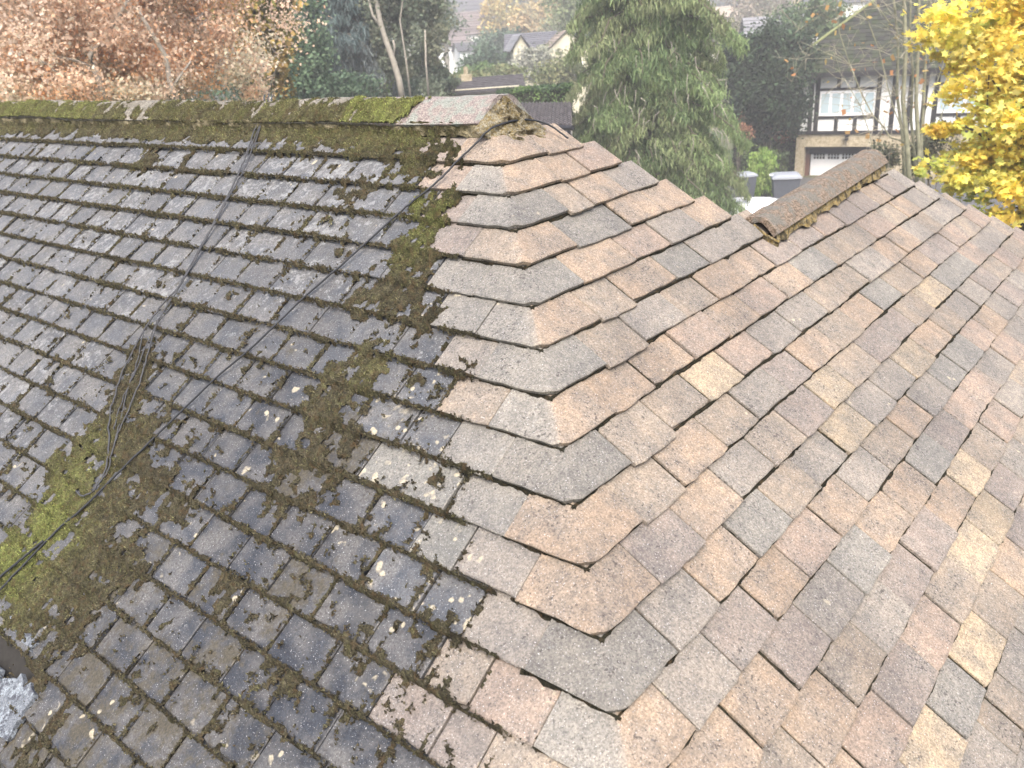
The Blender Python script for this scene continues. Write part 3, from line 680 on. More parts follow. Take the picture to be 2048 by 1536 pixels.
relief('moss', np.arange(-62, -.8, .10), np.arange(.0, .5, .022), ridge_field, surfR, .40, .16, 2, 14000, lambda G, X, V, rr: moss_colour(G, X, V, rr, False))

# ------------------------------------------------------------------ cables, fallen bits
def on_roof(px, py, n):
    x, v = Aof(px, py)
    if x < hx(v): 
        k = math.ceil(v); return A(x, v, n)
    d = ray(px, py); o = CAM/S; t = -(o[2]+o[0]*TB)/(d[2]+d[0]*TB); q = o+t*d
    return B(q[1], -q[2], n)
def cable(name, pts, rad, mat, label, cat, n=.16, group=None, wob=.03, parent=None):
    P = [on_roof(x, y, n) for x, y in pts]
    out = []
    for i in range(len(P)-1):
        p0, p1, p2, p3 = P[max(i-1, 0)], P[i], P[i+1], P[min(i+2, len(P)-1)]
        for s_ in range(6):
            t = s_/6; out.append(.5*((2*p1)+(-p0+p2)*t+(2*p0-5*p1+4*p2-p3)*t*t+(-p0+3*p1-3*p2+p3)*t**3)+rs.randn(3)*wob*S*.3)
    out.append(P[-1])
    m = MB(); m.tube(out, rad*S*(.72 if cat == 'cord' else 1), 6); o = m.build(name, mat, parent, smooth=True, origin=out[-1])
    if label: tag(o, label, cat, group)
    return o
cable('cable', [(1133, 281), (1100, 258), (1062, 245), (1020, 248), (985, 262), (955, 292), (920, 325), (880, 366), (835, 402), (790, 440), (700, 522), (600, 610), (515, 692), (430, 765),
      (330, 862), (250, 940), (180, 1010), (120, 1063), (60, 1125), (0, 1188), (-60, 1250)], .045, CABLE,
      'long black cable lying diagonally down the mossy slope from the ridge end', 'cable', .14)
cable('cable', [(95, 1085), (60, 1115), (30, 1140), (0, 1165), (-40, 1200)], .055, CABLE,
      'short thick black cable end on the bright green moss at the lower left', 'cable', .22)
strands = [
 ('uppermost grey cord of the frayed bundle hanging down from the ridge', [(548, 192), (541, 222), (520, 268), (497, 330), (470, 380), (443, 430), (400, 510), (372, 560), (340, 610), (318, 650), (302, 700), (285, 760), (262, 820), (240, 870), (226, 915)], .05),
 ('dark grey cord in the bundle that ends in a loop on the moss', [(533, 192), (527, 225), (508, 275), (487, 335), (460, 392), (432, 448), (392, 520), (365, 570), (328, 612), (296, 655), (270, 705), (248, 750), (232, 800), (222, 850), (222, 900), (214, 945), (196, 978), (172, 994), (156, 985)], .055),
 ('thin slack cord beside the looped cord on the mossy slope', [(541, 192), (533, 230), (502, 300), (478, 352), (452, 410), (420, 470), (383, 540), (350, 596), (322, 640), (294, 700), (270, 756), (246, 812), (232, 862), (240, 830)], .04),
 ('loose thread end curling beside the cord loop', [(292, 660), (282, 710), (262, 775), (246, 840), (232, 890), (222, 940), (204, 966), (188, 982)], .04)]
for lb, pts, r_ in strands: cable('cord', pts, r_, CORD, lb, 'cord', .12, 'frayed cords hanging down the mossy slope', .06)
def slab_px(name, pts, n0, th, mat, label, cat, seed):
    r = np.random.RandomState(seed); V = []; c = []
    P = [Aof(*p) for p in pts]; m = []
    for i in range(len(P)):                                  # rough broken outline
        a, b = np.array(P[i]), np.array(P[(i+1) % len(P)])
        for s_ in range(4): m.append(a+(b-a)*s_/4+r.randn(2)*.06)
    for x, v in m: V.append(A(x, v, n0+r.uniform(-.02, .02)))
    for x, v in m: V.append(A(x, v, n0-th))
    k = len(m); F = [tuple(range(k))]+[(i, (i+1) % k, k+(i+1) % k, k+i) for i in range(k)]
    o = mk(name, V, F, mat, None, origin=np.mean(V, axis=0)); return tag(o, label, cat)
slab_px('tile_fragment', [(-60, 1300), (5, 1342), (14, 1365), (46, 1352), (56, 1375), (74, 1390), (52, 1428), (34, 1450), (19, 1482), (-60, 1462)], .10, .2, PALE,
        'broken pale speckled piece of tile at the lower left edge', 'tile fragment', 3)
slab_px('tile_fragment', [(16, 1230), (30, 1240), (46, 1262), (62, 1275), (68, 1296), (60, 1300), (44, 1278), (24, 1252)], .02, .15, PALE,
        'thin bluish white sliver of tile along the edge of the dark hole', 'tile fragment', 4)

HAZE = .0036
# ------------------------------------------------------------------ ground and hill
def hgt(x, y):
    d = np.hypot(x-CAM[0], y-CAM[1])
    return -6.5+.012*np.maximum(0, d-50)+.135*np.maximum(0, d-120)*np.clip(2.2-d/400, .2, 1)+1.2*(fbm(np.asarray(x)*.02+50, np.asarray(y)*.02+50, 3, 21)-.5)*np.clip((d-45)/60, 0, 1)
gm = N('ground_grass'); tcg = gm.n('ShaderNodeTexCoord').outputs['Object']
ga, gb_ = gm.noise(tcg, .35, 5, .6), gm.noise(tcg, 9, 4, .7)
gc = gm.mix(gm.rng(ga, .4, .6), (.055, .085, .03), (.10, .095, .05)); gc = gm.mix(1., gc, gm.mix(gm.rng(gb_, .3, .7), (.6, .6, .6), (1.4, 1.4, 1.4)), 'MULTIPLY')
gm.bump(gb_, .5, .05); GRASS = gm.fin(gc, .95, .1)
def ground():
    rr = np.concatenate([np.linspace(0, 60, 14), np.linspace(66, 300, 50), np.linspace(320, 560, 10)]); th = np.linspace(0, 2*math.pi, 97)[:-1]
    V = [(CAM[0], CAM[1], -6.5)]; F = []
    for r_ in rr[1:]:
        x = CAM[0]+r_*np.cos(th); y = CAM[1]+r_*np.sin(th); V += list(zip(x, y, hgt(x, y)))
    n = len(th); F += [(0, 1+i, 1+(i+1) % n) for i in range(n)]
    for j in range(len(rr)-2):
        for i in range(n): F.append((1+j*n+i, 1+(j+1)*n+i, 1+(j+1)*n+(i+1) % n, 1+j*n+(i+1) % n))
    tag(mk('ground', V, F, GRASS, smooth=True), kind='structure')
ground()
asph = simple('asphalt', (.10, .10, .10), .9, .3, 12, .004)
P0 = np.array([-13.1835, 35.5756, -6.5]); FD = np.array([.98, .19907, 0]); FN = np.array([-.19907, .98, 0]); UP = np.array([0, 0, 1.])
m_ = MB(); o_ = P0-FN*9+FD*-6+UP*.02
m_.add([o_, o_+FD*24, o_+FD*24+FN*8.9, o_+FN*8.9], [(0, 1, 2, 3)]); tag(m_.build('driveway', asph), kind='structure')

# ------------------------------------------------------------------ foliage
MAPLE = np.array([(0, -.5), (.18, -.2), (.5, -.25), (.34, .02), (.48, .3), (.17, .2), (0, .55), (-.17, .2), (-.48, .3), (-.34, .02), (-.5, -.25), (-.18, -.2)])
QUAD = np.array([(-.5, -.3), (.5, -.35), (.45, .35), (-.4, .3)])
NEED = np.array([(-.12, .5), (.12, .5), (.05, -.7), (-.06, -.7)])
def leaves(P, size, cols, seed, tpl=QUAD, hang=0., upb=.3):
    r = np.random.RandomState(seed); n = len(P)
    if hang:
        d = r.randn(n, 3)*.35+np.array([0, 0, -1.]); a = -d/np.linalg.norm(d, axis=1)[:, None]
        b = np.cross(a, r.randn(n, 3)); b /= np.linalg.norm(b, axis=1)[:, None]; x, y = b, a
    else:
        nr = r.randn(n, 3)+np.array([0, 0, upb*2]); nr /= np.linalg.norm(nr, axis=1)[:, None]
        x = np.cross(nr, r.randn(n, 3)); x /= np.linalg.norm(x, axis=1)[:, None]; y = np.cross(nr, x)
    s = (size*(.6+.8*r.rand(n)))[:, None]
    k = len(tpl); V = np.stack([P+s*(tpl[i, 0]*x+tpl[i, 1]*y) for i in range(k)], 1).reshape(-1, 3)
    F = np.arange(n*k).reshape(n, k); C = np.repeat(cols, k, 0); return V, F, C
def crown_points(blobs, n, seed, nclump=90, shell=.55, spread=.22):
    """leaf positions gathered in clumps spread through several ellipsoids"""
    r = np.random.RandomState(seed); out = []; cid = []
    vol = np.array([b[1][0]*b[1][1]*b[1][2] for b in blobs]); vol = vol**.67/np.sum(vol**.67)
    ci = 0
    for (c, rad), w_ in zip(blobs, vol):
        nc = max(4, int(nclump*w_)); d = r.randn(nc, 3); d /= np.linalg.norm(d, axis=1)[:, None]
        rr_ = (shell+(1.05-shell)*r.rand(nc)**.6)[:, None]; cc = np.array(c)+d*rr_*np.array(rad)
        m = max(1, int(n*w_)); pick = r.randint(0, nc, m)
        sz = (.6+.8*r.rand(nc))[pick][:, None]
        out.append(cc[pick]+r.randn(m, 3)*np.array(rad)*spread*sz); cid.append(pick+ci); ci += nc
    return np.vstack(out), np.concatenate(cid)
def pal(cols, cid, seed, var=.18):
    r = np.random.RandomState(seed); cols = np.array(cols, float); ncl = cid.max()+1
    base = cols[r.randint(0, len(cols), ncl)]*(.75+.5*r.rand(ncl, 1)); alt = cols[r.randint(0, len(cols), len(cid))]
    mixf = (r.rand(len(cid), 1) < .35)*.7
    return np.clip((base[cid]*(1-mixf)+alt*mixf)*(1+var*r.randn(len(cid), 1)), .005, .95)
def limbs(mb, base, targets, r0, seed, lean=.5, nseg=6, twigs=0):
    r = np.random.RandomState(seed)
    for t in targets:
        t = np.array(t, float); base_ = np.array(base, float); h = r.uniform(.25, .6)
        st = base_+(UP*(t[2]-base_[2]))*h*.6; pts = []
        for i in range(nseg+1):
            u = i/nseg; p = st*(1-u)+t*u; p = p+UP*math.sin(u*3.14)*-.06*np.linalg.norm(t-st)+r.randn(3)*.03*np.linalg.norm(t-st)*(0 < i)
            pts.append(p)
        mb.tube(pts, [r0*.45*(1-.8*i/nseg) for i in range(nseg+1)], 5)
        for _ in range(twigs):
            i = r.randint(1, nseg); p = pts[i]; d = r.randn(3)+(pts[-1]-pts[0])/np.linalg.norm(pts[-1]-pts[0]); d /= np.linalg.norm(d)
            L = np.linalg.norm(t-st)*r.uniform(.2, .45); mb.tube([p, p+d*L*.5+r.randn(3)*L*.06, p+d*L], [r0*.14, r0*.08, r0*.03], 4)
def tree(name, label, cat, base, blobs, n, size, cols, bark=BARK, trunk=.25, seed=0, tpl=QUAD, hang=0, leafm=LEAF, nclump=90, shell=.5,
         spread=.2, group=None, nlimb=7, upb=.3, top=None, twigs=0):
    e = empty(name, base, label, cat, group); base = np.array(base)
    P, cid = crown_points(blobs, n, seed, nclump, shell, spread); C = pal(cols, cid, seed+1)
    V, F, Cc = leaves(P, size, C, seed+2, tpl, hang, upb); mk('crown', V, F, leafm, e, cols=Cc, origin=np.mean(P, 0))
    if trunk:
        mb = MB(); tp = np.array(top) if top is not None else np.array(blobs[0][0]); r = np.random.RandomState(seed+3)
        pts = [base*(1-u)+tp*u+r.randn(3)*.02*np.linalg.norm(tp-base)*(u > 0) for u in np.linspace(0, 1, 7)]
        mb.tube(pts, [trunk*(1-.75*u) for u in np.linspace(0, 1, 7)], 8)
        ctr = np.mean(P, 0); tg = ctr+(P[r.randint(0, len(P), nlimb)]-ctr)*.75; limbs(mb, base, tg, trunk, seed+4, twigs=twigs)
        mb.build('trunk', bark, e, smooth=True)
    return e
def bl(px, py, d, rx, rz, ry=None):
    """ellipsoid centred behind an image point at a distance; radii in metres"""
    return (at(px, py, d), (rx, ry if ry else rx, rz))
def foot(px, py, d): p = at(px, py, d); return (p[0], p[1], float(hgt(p[0], p[1])))

# autumn trees behind the left end of the ridge
OR = [(.66, .49, .37), (.70, .53, .39), (.60, .47, .36), (.76, .46, .26), (.50, .45, .33), (.74, .60, .48)]
tree('beech_tree', 'big copper and orange autumn tree rising behind the mossy ridge', 'tree', foot(215, 200, 15),
     [bl(210, 60, 15, 2.2, 1.7), bl(60, 70, 15.5, 1.6, 1.4), bl(380, 40, 15, 1.5, 1.5), bl(330, 150, 14.5, 1.6, .8), bl(120, 160, 14.6, 1.7, .8), bl(450, 130, 15, 1.0, .8), bl(200, -100, 15, 2.2, 1.3)],
     120000, .042, OR, BARK_P, .16, 31, QUAD, 0, LEAFY, 260, .1, .13, nlimb=16, top=at(225, 20, 15))
mb = MB()
for pts, r_ in (([(222, 215), (205, 180), (188, 135), (180, 112), (205, 75), (232, 40), (262, -10)], .055), ([(348, 215), (342, 180), (336, 140), (330, 110), (300, 60), (272, 15)], .05), ([(345, 175), (362, 150), (382, 122)], .025),
                ([(140, 200), (120, 160), (100, 130), (70, 118)], .03), ([(188, 135), (150, 120), (110, 112)], .02)):
    mb.tube([at(x, y, 13.6) for x, y in pts], [r_*(1-.6*i/len(pts)) for i in range(len(pts))], 6)
o = mb.build('bough', BARK_P, D.objects['beech_tree'], smooth=True)
OL = [(.24, .22, .06), (.32, .24, .07), (.40, .27, .09), (.16, .17, .05)]
tree('oak_tree', 'olive and golden tree between the copper tree and the blue green conifer', 'tree', foot(535, 190, 21),
     [bl(515, 60, 21, .9, 1.3), bl(535, 150, 21, .6, .7), bl(505, -20, 21, .9, .9)], 9000, .10, OL, BARK, .14, 41, nclump=70, shell=.1, spread=.16)
tree('birch_tree', 'pale yellow green tree at the far left behind the copper tree', 'tree', foot(0, 150, 26),
     [bl(-10, 90, 26, 1.6, 1.8), bl(60, 50, 27, 1.2, 1.4)], 7000, .11, [(.45, .44, .26), (.5, .45, .3), (.36, .36, .2)], BARK, .15, 43, nclump=60, shell=.1)
# blue green conifer
def conifer(name, label, base, top, rad, zlow, nb, per, size, cols, seed, droop=.5, bark=BARK, power=.8, rise=.25, inner=None, tpl=NEED):
    e = empty(name, base, label, 'tree'); r = np.random.RandomState(seed); base = np.array(base); top = np.array(top)
    P = []; CI = []; mb = MB(); mb.tube([base, base*.5+top*.5, top], [.22, .13, .03], 7)
    for b in range(nb):
        u = (b+r.rand())/nb; z = zlow+(top[2]-zlow)*u; L = rad*(1-u)**power*r.uniform(.55, 1.18)+.25; az = b*2.39996+r.uniform(-.4, .4)
        st = base+(top-base)*(z-base[2])/(top[2]-base[2]); dr = np.array([math.cos(az), math.sin(az), 0]); pts = []
        for i in range(7):
            t = i/6; pts.append(st+dr*L*t+UP*(rise*L*t-droop*L*t*t)+r.randn(3)*.03*L*(i > 0))
        mb.tube(pts, [.045*(1-.8*i/6) for i in range(7)], 4)
        m = int(per*(.3+L/rad)); t = np.sqrt(r.rand(m))*.98+.02; t = np.clip(t, 0, 1)*6; i0 = np.clip(t.astype(int), 0, 5); f = (t-i0)[:, None]; pa = np.array(pts)
        q = pa[i0]*(1-f)+pa[i0+1]*f; side = np.cross(dr, UP); wdt = (.13+.10*L)*np.sin(np.clip(t/6, .1, 1)*2.6)[:, None]
        q = q+side*wdt*r.randn(m, 1)*.8+UP*(-np.abs(r.randn(m, 1))*size*1.0)+r.randn(m, 3)*size*.25
        P.append(q); CI.append(np.full(m, b))
    P = np.vstack(P); CI = np.concatenate(CI); C = pal(cols, CI, seed+1, .2)
    V, F, Cc = leaves(P, size, C, seed+2, tpl, hang=1.); mk('crown', V, F, LEAF, e, cols=Cc, origin=np.mean(P, 0))
    mb.build('trunk', bark, e, smooth=True); return e
BLU = [(.10, .14, .14), (.13, .17, .17), (.075, .11, .105), (.17, .20, .20)]
conifer('blue_conifer', 'dark blue green conifer behind the ridge, left of the pale stemmed tree', foot(655, 200, 30), at(665, -150, 30), 2.1, -3.2, 150, 330, .16, BLU, 61, .35)
tree('holly_tree', 'dense mid green tree tucked in front of the blue green conifer', 'tree', foot(590, 190, 27),
     [bl(605, 90, 27.5, .8, 1.5), bl(600, 160, 27, .9, .8)], 11000, .085, [(.10, .16, .09), (.13, .19, .11), (.07, .12, .07)], BARK, .15, 63, nclump=80, shell=.3)
EU = [(.13, .165, .11), (.17, .20, .14), (.10, .13, .09), (.20, .21, .14)]
tree('eucalyptus_tree', 'tall airy grey green tree with a pale leaning trunk', 'tree', foot(812, 190, 30),
     [bl(760, 70, 30, 1.0, 1.5), bl(840, 40, 30, 1.0, 1.4), bl(852, 132, 30, .6, .9), bl(770, 145, 30, .9, .8), bl(800, -40, 30, 1.5, 1.0)],
     24000, .085, EU, BARK_P, 0, 71, hang=1, nclump=130, shell=.15, spread=.17)
mb = MB()
for pts, r_ in (([(806, 205), (798, 160), (786, 120), (772, 82), (762, 50), (752, 0), (748, -60)], .12), ([(786, 120), (790, 95), (786, 80)], .05), ([(822, 200), (812, 120), (800, 40), (808, -20)], .04), ([(858, 200), (852, 130), (850, 60)], .04), ([(765, 58), (745, 30), (735, -10)], .05)):
    mb.tube([at(x, y, 29) for x, y in pts], [r_*(1-.55*i/len(pts)) for i in range(len(pts))], 6)
mb.build('trunk', BARK_P, D.objects['eucalyptus_tree'], smooth=True)
tree('laurel_shrub', 'dark green shrub right of the pale stemmed tree in front of the white house', 'shrub', foot(875, 180, 34),
     [bl(872, 150, 34, .42, .6), bl(885, 172, 33, .6, .25)], 7000, .09, [(.08, .11, .07), (.12, .15, .09)], BARK, .08, 73, nclump=60, shell=.2)

# the large drooping conifer
GR = [(.15, .21, .09), (.19, .26, .11), (.11, .165, .07), (.26, .31, .15), (.21, .24, .12)]
conifer('cypress_tree', 'large drooping green conifer standing behind the tan roof slope', foot(1284, 300, 25), at(1312, -560, 25), 2.72, -4.75, 340, 620, .115, GR, 81, .62, power=.5, rise=.22)
# a few bare hanging shoots in it
mb = MB(); r_ = np.random.RandomState(4)
for i in range(46):
    px, py = r_.uniform(1180, 1450), r_.uniform(60, 330); p = at(px, py, 22.6+abs(px-1320)*.004); q = p+np.array([r_.uniform(-.25, .25), 0, -r_.uniform(.2, .5)])
    mb.tube([p, (p+q)/2+r_.randn(3)*.04+UP*.05, q], [.012, .01, .004], 4)
tag(mb.build('bare_shoots', BARK_P, D.objects['cypress_tree']), kind='stuff')

# yew, hedges, bush, lawn beside the timbered house
DK = [(.035, .055, .03), (.05, .075, .04), (.025, .04, .025)]
tree('yew_tree', 'dark round evergreen between the big conifer and the timbered house', 'tree', foot(1530, 260, 39),
     [bl(1530, 180, 39, 1.7, 2.1), bl(1500, 120, 40, 1.4, 1.1), bl(1560, 110, 40, 1.3, 1.0)], 60000, .11, DK+[(.06, .10, .05)], BARK, .2, 91, nclump=260, shell=.1, spread=.13)
HG = [(.09, .13, .04), (.12, .16, .05), (.07, .10, .035)]
def hedge(name, label, p0, p1, depth, zb, zt, cols, n, size, seed, cat='hedge'):
    p0, p1 = np.array(p0[:2]), np.array(p1[:2]); d = p1-p0; L = np.linalg.norm(d); d /= L; nn = np.array([-d[1], d[0]])
    r = np.random.RandomState(seed); f = r.rand(n); A_ = r.rand(n)*L; A_[:n//8] = L; A_[n//8:n//5] = 0; P = np.zeros((n, 3)); zz = zb+(zt-zb)*r.rand(n)
    top_ = f < .4; w_ = np.where(top_ | (A_ == 0) | (A_ == L), (r.rand(n)-.5)*depth, np.where(r.rand(n) < .5, -.5, .5)*depth); zz = np.where(top_, zt, zz)
    wob = .10*(vn(A_*1.5, zz*1.5, seed)-.5)*2
    P[:, :2] = p0+A_[:, None]*d+(w_*(1+wob*.6))[:, None]*nn; P[:, 2] = zz+wob*.7; P += r.randn(n, 3)*size*.5
    e = empty(name, ((p0+p1)[0]/2, (p0+p1)[1]/2, zb), label, cat); cid = (A_*3).astype(int)*7+(zz*3).astype(int) % 7
    C = pal(cols, np.abs(cid), seed+1); V, F, Cc = leaves(P, size, C, seed+2); mk('foliage', V, F, LEAF, e, cols=Cc, origin=np.mean(P, 0))
    m = MB(); m.box((*(p0-nn*depth*.42), zb), (*(d*L), 0), (*(nn*depth*.84), 0), (0, 0, zt-zb-.08)); m.build('branch_core', simple('hedge_core', (.03, .035, .018), 1, .3, 8), e)
    return e
a_ = at(1500, 300, 37); b_ = at(1560, 300, 36.5)
hedge('clipped_hedge', 'low clipped hedge block left of the timbered house garage', a_, b_, 1.6, -6.5, -5.0, [(.06, .085, .035), (.045, .065, .03), (.09, .12, .045)], 9000, .075, 101)
a_ = at(1478, 275, 41); b_ = at(1586, 268, 42)
hedge('hedge', 'sunlit green hedge top under the dark yew beside the timbered house', a_, b_, 1.5, -6.5, -4.6, HG, 8000, .08, 103)
RD = [(.30, .15, .10), (.24, .14, .09), (.35, .20, .12)]
tree('rusty_shrub', 'rusty brown twiggy shrub against the corner of the timbered house', 'shrub', foot(1565, 270, 40),
     [bl(1562, 262, 40.3, .55, .35)], 1400, .06, RD, BARK, .03, 105, nclump=30, shell=.1)
tree('rusty_shrub', 'rusty orange shrub at the foot of the big conifer', 'shrub', foot(1478, 262, 38),
     [bl(1478, 255, 38, .5, .45), bl(1492, 265, 38, .4, .3)], 1500, .06, RD, BARK, .03, 106, nclump=30, shell=.1)
BR = [(.22, .34, .07), (.28, .40, .10), (.16, .26, .06), (.30, .38, .12)]
tree('laurel_bush', 'bright green leafy bush standing beside the grey bin', 'bush', foot(1520, 385, 35.6),
     [bl(1524, 345, 35.6, .62, .85), bl(1526, 322, 35.6, .5, .45), bl(1520, 372, 35.4, .46, .38)], 5200, .085, BR, BARK, .04, 107, nclump=70, shell=.4, hang=1, tpl=NEED*np.array([2.2, .8]), spread=.16)

# ------------------------------------------------------------------ the timbered house
WHITE = simple('white_render', (.80, .80, .78), .85, .06, 5); BLACK = simple('black_timber', (.018, .017, .018), .7, .3, 12)
STONE = None
st = N('rubble_stone'); tcs = st.n('ShaderNodeTexCoord').outputs['Object']; sa = st.noise(tcs, 7, 4, .7); sb_ = st.noise(tcs, 30, 3, .6)
sc2 = st.mix(st.rng(sa, .38, .62), (.30, .25, .16), (.48, .42, .30)); sc2 = st.mix(st.rng(sb_, .55, .7), sc2, (.15, .12, .08)); st.bump(sa, .8, .03); STONE = st.fin(sc2, .95, .2)
ROOFD = simple('dark_roof_tile', (.20, .19, .17), .9, .35, 6, .01, tint=True); GLASS = N('window_glass'); GLASS = GLASS.fin((.42, .52, .56), .12, .8)
CURT = simple('net_curtain', (.62, .68, .70), .9, .15, 12); PVC = simple('white_frame', (.82, .83, .84), .45, .03, 5); DARKIN = simple('dark_recess', (.02, .02, .022), .9, .2, 4)
def fp(s, n, z): return P0*np.array([1, 1, 0])+FD*s+FN*n+UP*z
th = empty('timbered_house', fp(5, 3, -6.5), 'black and white timbered house with a stone garage storey and wide dark roof', 'house')
def fbox(name, s0, s1, n0, n1, z0, z1, mat, par=th, cols=None):
    m = MB(); m.box(fp(s0, n0, z0), FD*(s1-s0), FN*(n1-n0), UP*(z1-z0)); return m.build(name, mat, par, origin=fp((s0+s1)/2, n0, z0))
ZS, ZE = -4.62, -2.16
up_ = fbox('upper_wall', 0, 14, 0, 7.5, ZS, ZE, WHITE)
def timber(s0, s1, z0, z1, pr=.05): fbox('timber', s0, s1, -pr, .01, z0, z1, BLACK)
timber(-.02, 14, ZS-.02, ZS+.12, .07); timber(-.03, 14, ZE-.10, ZE+.02, .07)
zt0, zt1 = ZS+.12, ZE-.10
for s in (0.0, .43, .68, 3.10, 3.68, 4.30, 4.85, 5.25, 7.9, 8.5): timber(s, s+(.18 if s else .12), zt0, zt1)
WL = [(.85, 3.10, -3.88, -2.86), (5.41, 7.9, -3.85, -2.78)]
for (s0, s1, z0, z1) in WL:
    timber(s0, s1, z1+.0, z1+.11, .045); timber(s0, s1, z0-.12, z0-.01, .045)
    for q in (1/3, 2/3):
        sm = s0+(s1-s0)*q; timber(sm-.075, sm+.075, z1+.11, zt1, .04); timber(sm-.075, sm+.075, zt0, z0-.12, .04)
    wf = fbox('window_frame', s0+.03, s1-.03, -.03, .04, z0, z1, PVC)
    nlt = 5; wd = (s1-s0-.06)
    for i in range(nlt):
        a = s0+.03+wd*(i/nlt)+.06; b = s0+.03+wd*((i+1)/nlt)-.06
        m = MB(); m.box(fp(a, -.036, z0+.12), FD*(b-a), FN*.01, UP*(z1-z0-.24)); g = m.build('pane', GLASS, wf, origin=fp(a, -.03, z0))
        g.matrix_parent_inverse = Matrix.Translation(-Vector(th.location)-Vector(wf.location)+Vector(th.location))
        g.matrix_parent_inverse = Matrix.Translation(-Vector(wf.location))
fbox('lower_wall', .0, .36, 0, 1.2, -6.5, ZS-.03, STONE); fbox('lower_wall', .36, 3.2, .0, .35, -5.17, ZS-.03, STONE)
fbox('lower_wall', 3.2, 14, 0, 1.2, -6.5, ZS-.03, STONE); fbox('recess_soffit', .36, 3.2, .36, 1.0, -5.3, -5.12, BLACK)
fbox('side_post', .36, .52, .5, .9, -6.5, -5.3, simple('brick_red', (.16, .08, .055), .9, .4, 25)); fbox('wall_behind', 0, 14, 1.21, 7.5, -6.5, ZS-.03, STONE)
fbox('lintel_shade', .36, 3.2, .50, .64, -5.55, -5.18, DARKIN)  # near-black lintel band, recess shadow put into its colour
gd = fbox('garage_door', .56, 3.1, .66, .72, -6.5, -5.42, PVC)
for i in range(4):
    for c in range(4):
        for r2 in range(2):
            s0 = .68+i*.60+c*.125; z0 = -5.78+r2*.14
            m = MB(); m.box(fp(s0, .65, z0), FD*.09, FN*.008, UP*.11); g = m.build('pane', DARKIN, gd, origin=fp(s0, .65, z0)); g.matrix_parent_inverse = Matrix.Translation(-Vector(gd.location))
m = MB(); m.box(fp(2.04, -.24, -4.88), FD*.12, FN*.12, UP*.2); m.box(fp(2.08, -.2, -5.1), FD*.03, FN*.03, UP*.24); m.box(fp(2.0, -.26, -4.68), FD*.2, FN*.28, UP*.03)
tag(m.build('wall_lantern', BLACK, origin=fp(2.1, -.1, -4.9)), 'black wall lantern above the garage opening of the timbered house', 'lantern')
# roof of tile courses with a hipped left end
rf = empty('roof', fp(0, 0, ZE)); rf.parent = th; rf.matrix_parent_inverse = Matrix.Translation(-Vector(th.location))
zr, e0, pitch = 1.9, -.55, math.tan(math.radians(38)); nco = 26; m = MB(); rr = random.Random(4)
for i in range(nco):
    za, zb = ZE+.05+(zr-ZE)*i/nco, ZE+.05+(zr-ZE)*(i+1.15)/nco; na, nb_ = e0+(za-ZE)/pitch, e0+(zb-ZE)/pitch; sa_ = -1.0+(za-ZE)*1.28; sb2 = -1.0+(zb-ZE)*1.28
    s = sa_; t_ = .035
    while s < 15.5:
        w_ = .24; s2 = min(s+w_, 15.5); dz = rr.uniform(-.006, .008); col = np.array((.032, .030, .027))*rr.uniform(.6, 1.25)+np.array((.0, .012, -.01))*rr.random()
        q0 = max(s, sb2); q1 = max(s2-.012, sb2+.01)
        v = [fp(s, na, za+t_+dz), fp(s2-.012, na, za+t_+dz), fp(q1, nb_, zb+dz), fp(q0, nb_, zb+dz), fp(s, na, za+dz-.01), fp(s2-.012, na, za+dz-.01)]
        m.add(v, [(0, 1, 2, 3), (4, 5, 1, 0), (5, 2, 1), (4, 0, 3)], tuple(col)); s = s2
o = m.build('roof_tile', ROOFD, rf); o.matrix_parent_inverse = Matrix.Translation(-Vector(rf.location)); tag(o, kind='stuff')
m = MB(); E = lambda s, n, z: fp(s, n, z)
nr = e0+(zr-ZE)/pitch
m.add([E(-1, e0, ZE-.05), E(15.5, e0, ZE-.05), E(15.5, nr, zr-.08), E(-1+(zr-ZE)*1.28, nr, zr-.08), E(-1, 2*nr-e0, ZE-.05), E(15.5, 2*nr-e0, ZE-.05)],
      [(0, 1, 2, 3), (0, 3, 4), (4, 3, 2, 5)], (.03, .028, .025)); o = m.build('roof_boarding', ROOFD, rf); o.matrix_parent_inverse = Matrix.Translation(-Vector(rf.location))
m = MB(); m.box(E(-1.02, e0-.03, ZE-.14), FD*16.5, FN*.05, UP*.19); m.box(E(-1.02, e0+.02, ZE-.02), FD*16.5, FN*(.6), UP*.02); o = m.build('gutter_board', BLACK, th)
m = MB(); m.tube([E(-1.02, e0-.02, ZE+.09), E(-1+(zr-ZE)*1.28, nr, zr+.06)], .06, 6); o = m.build('hip_ridge', simple('hip_moss', (.22, .24, .10), .95, .4, 10), rf); o.matrix_parent_inverse = Matrix.Translation(-Vector(rf.location))

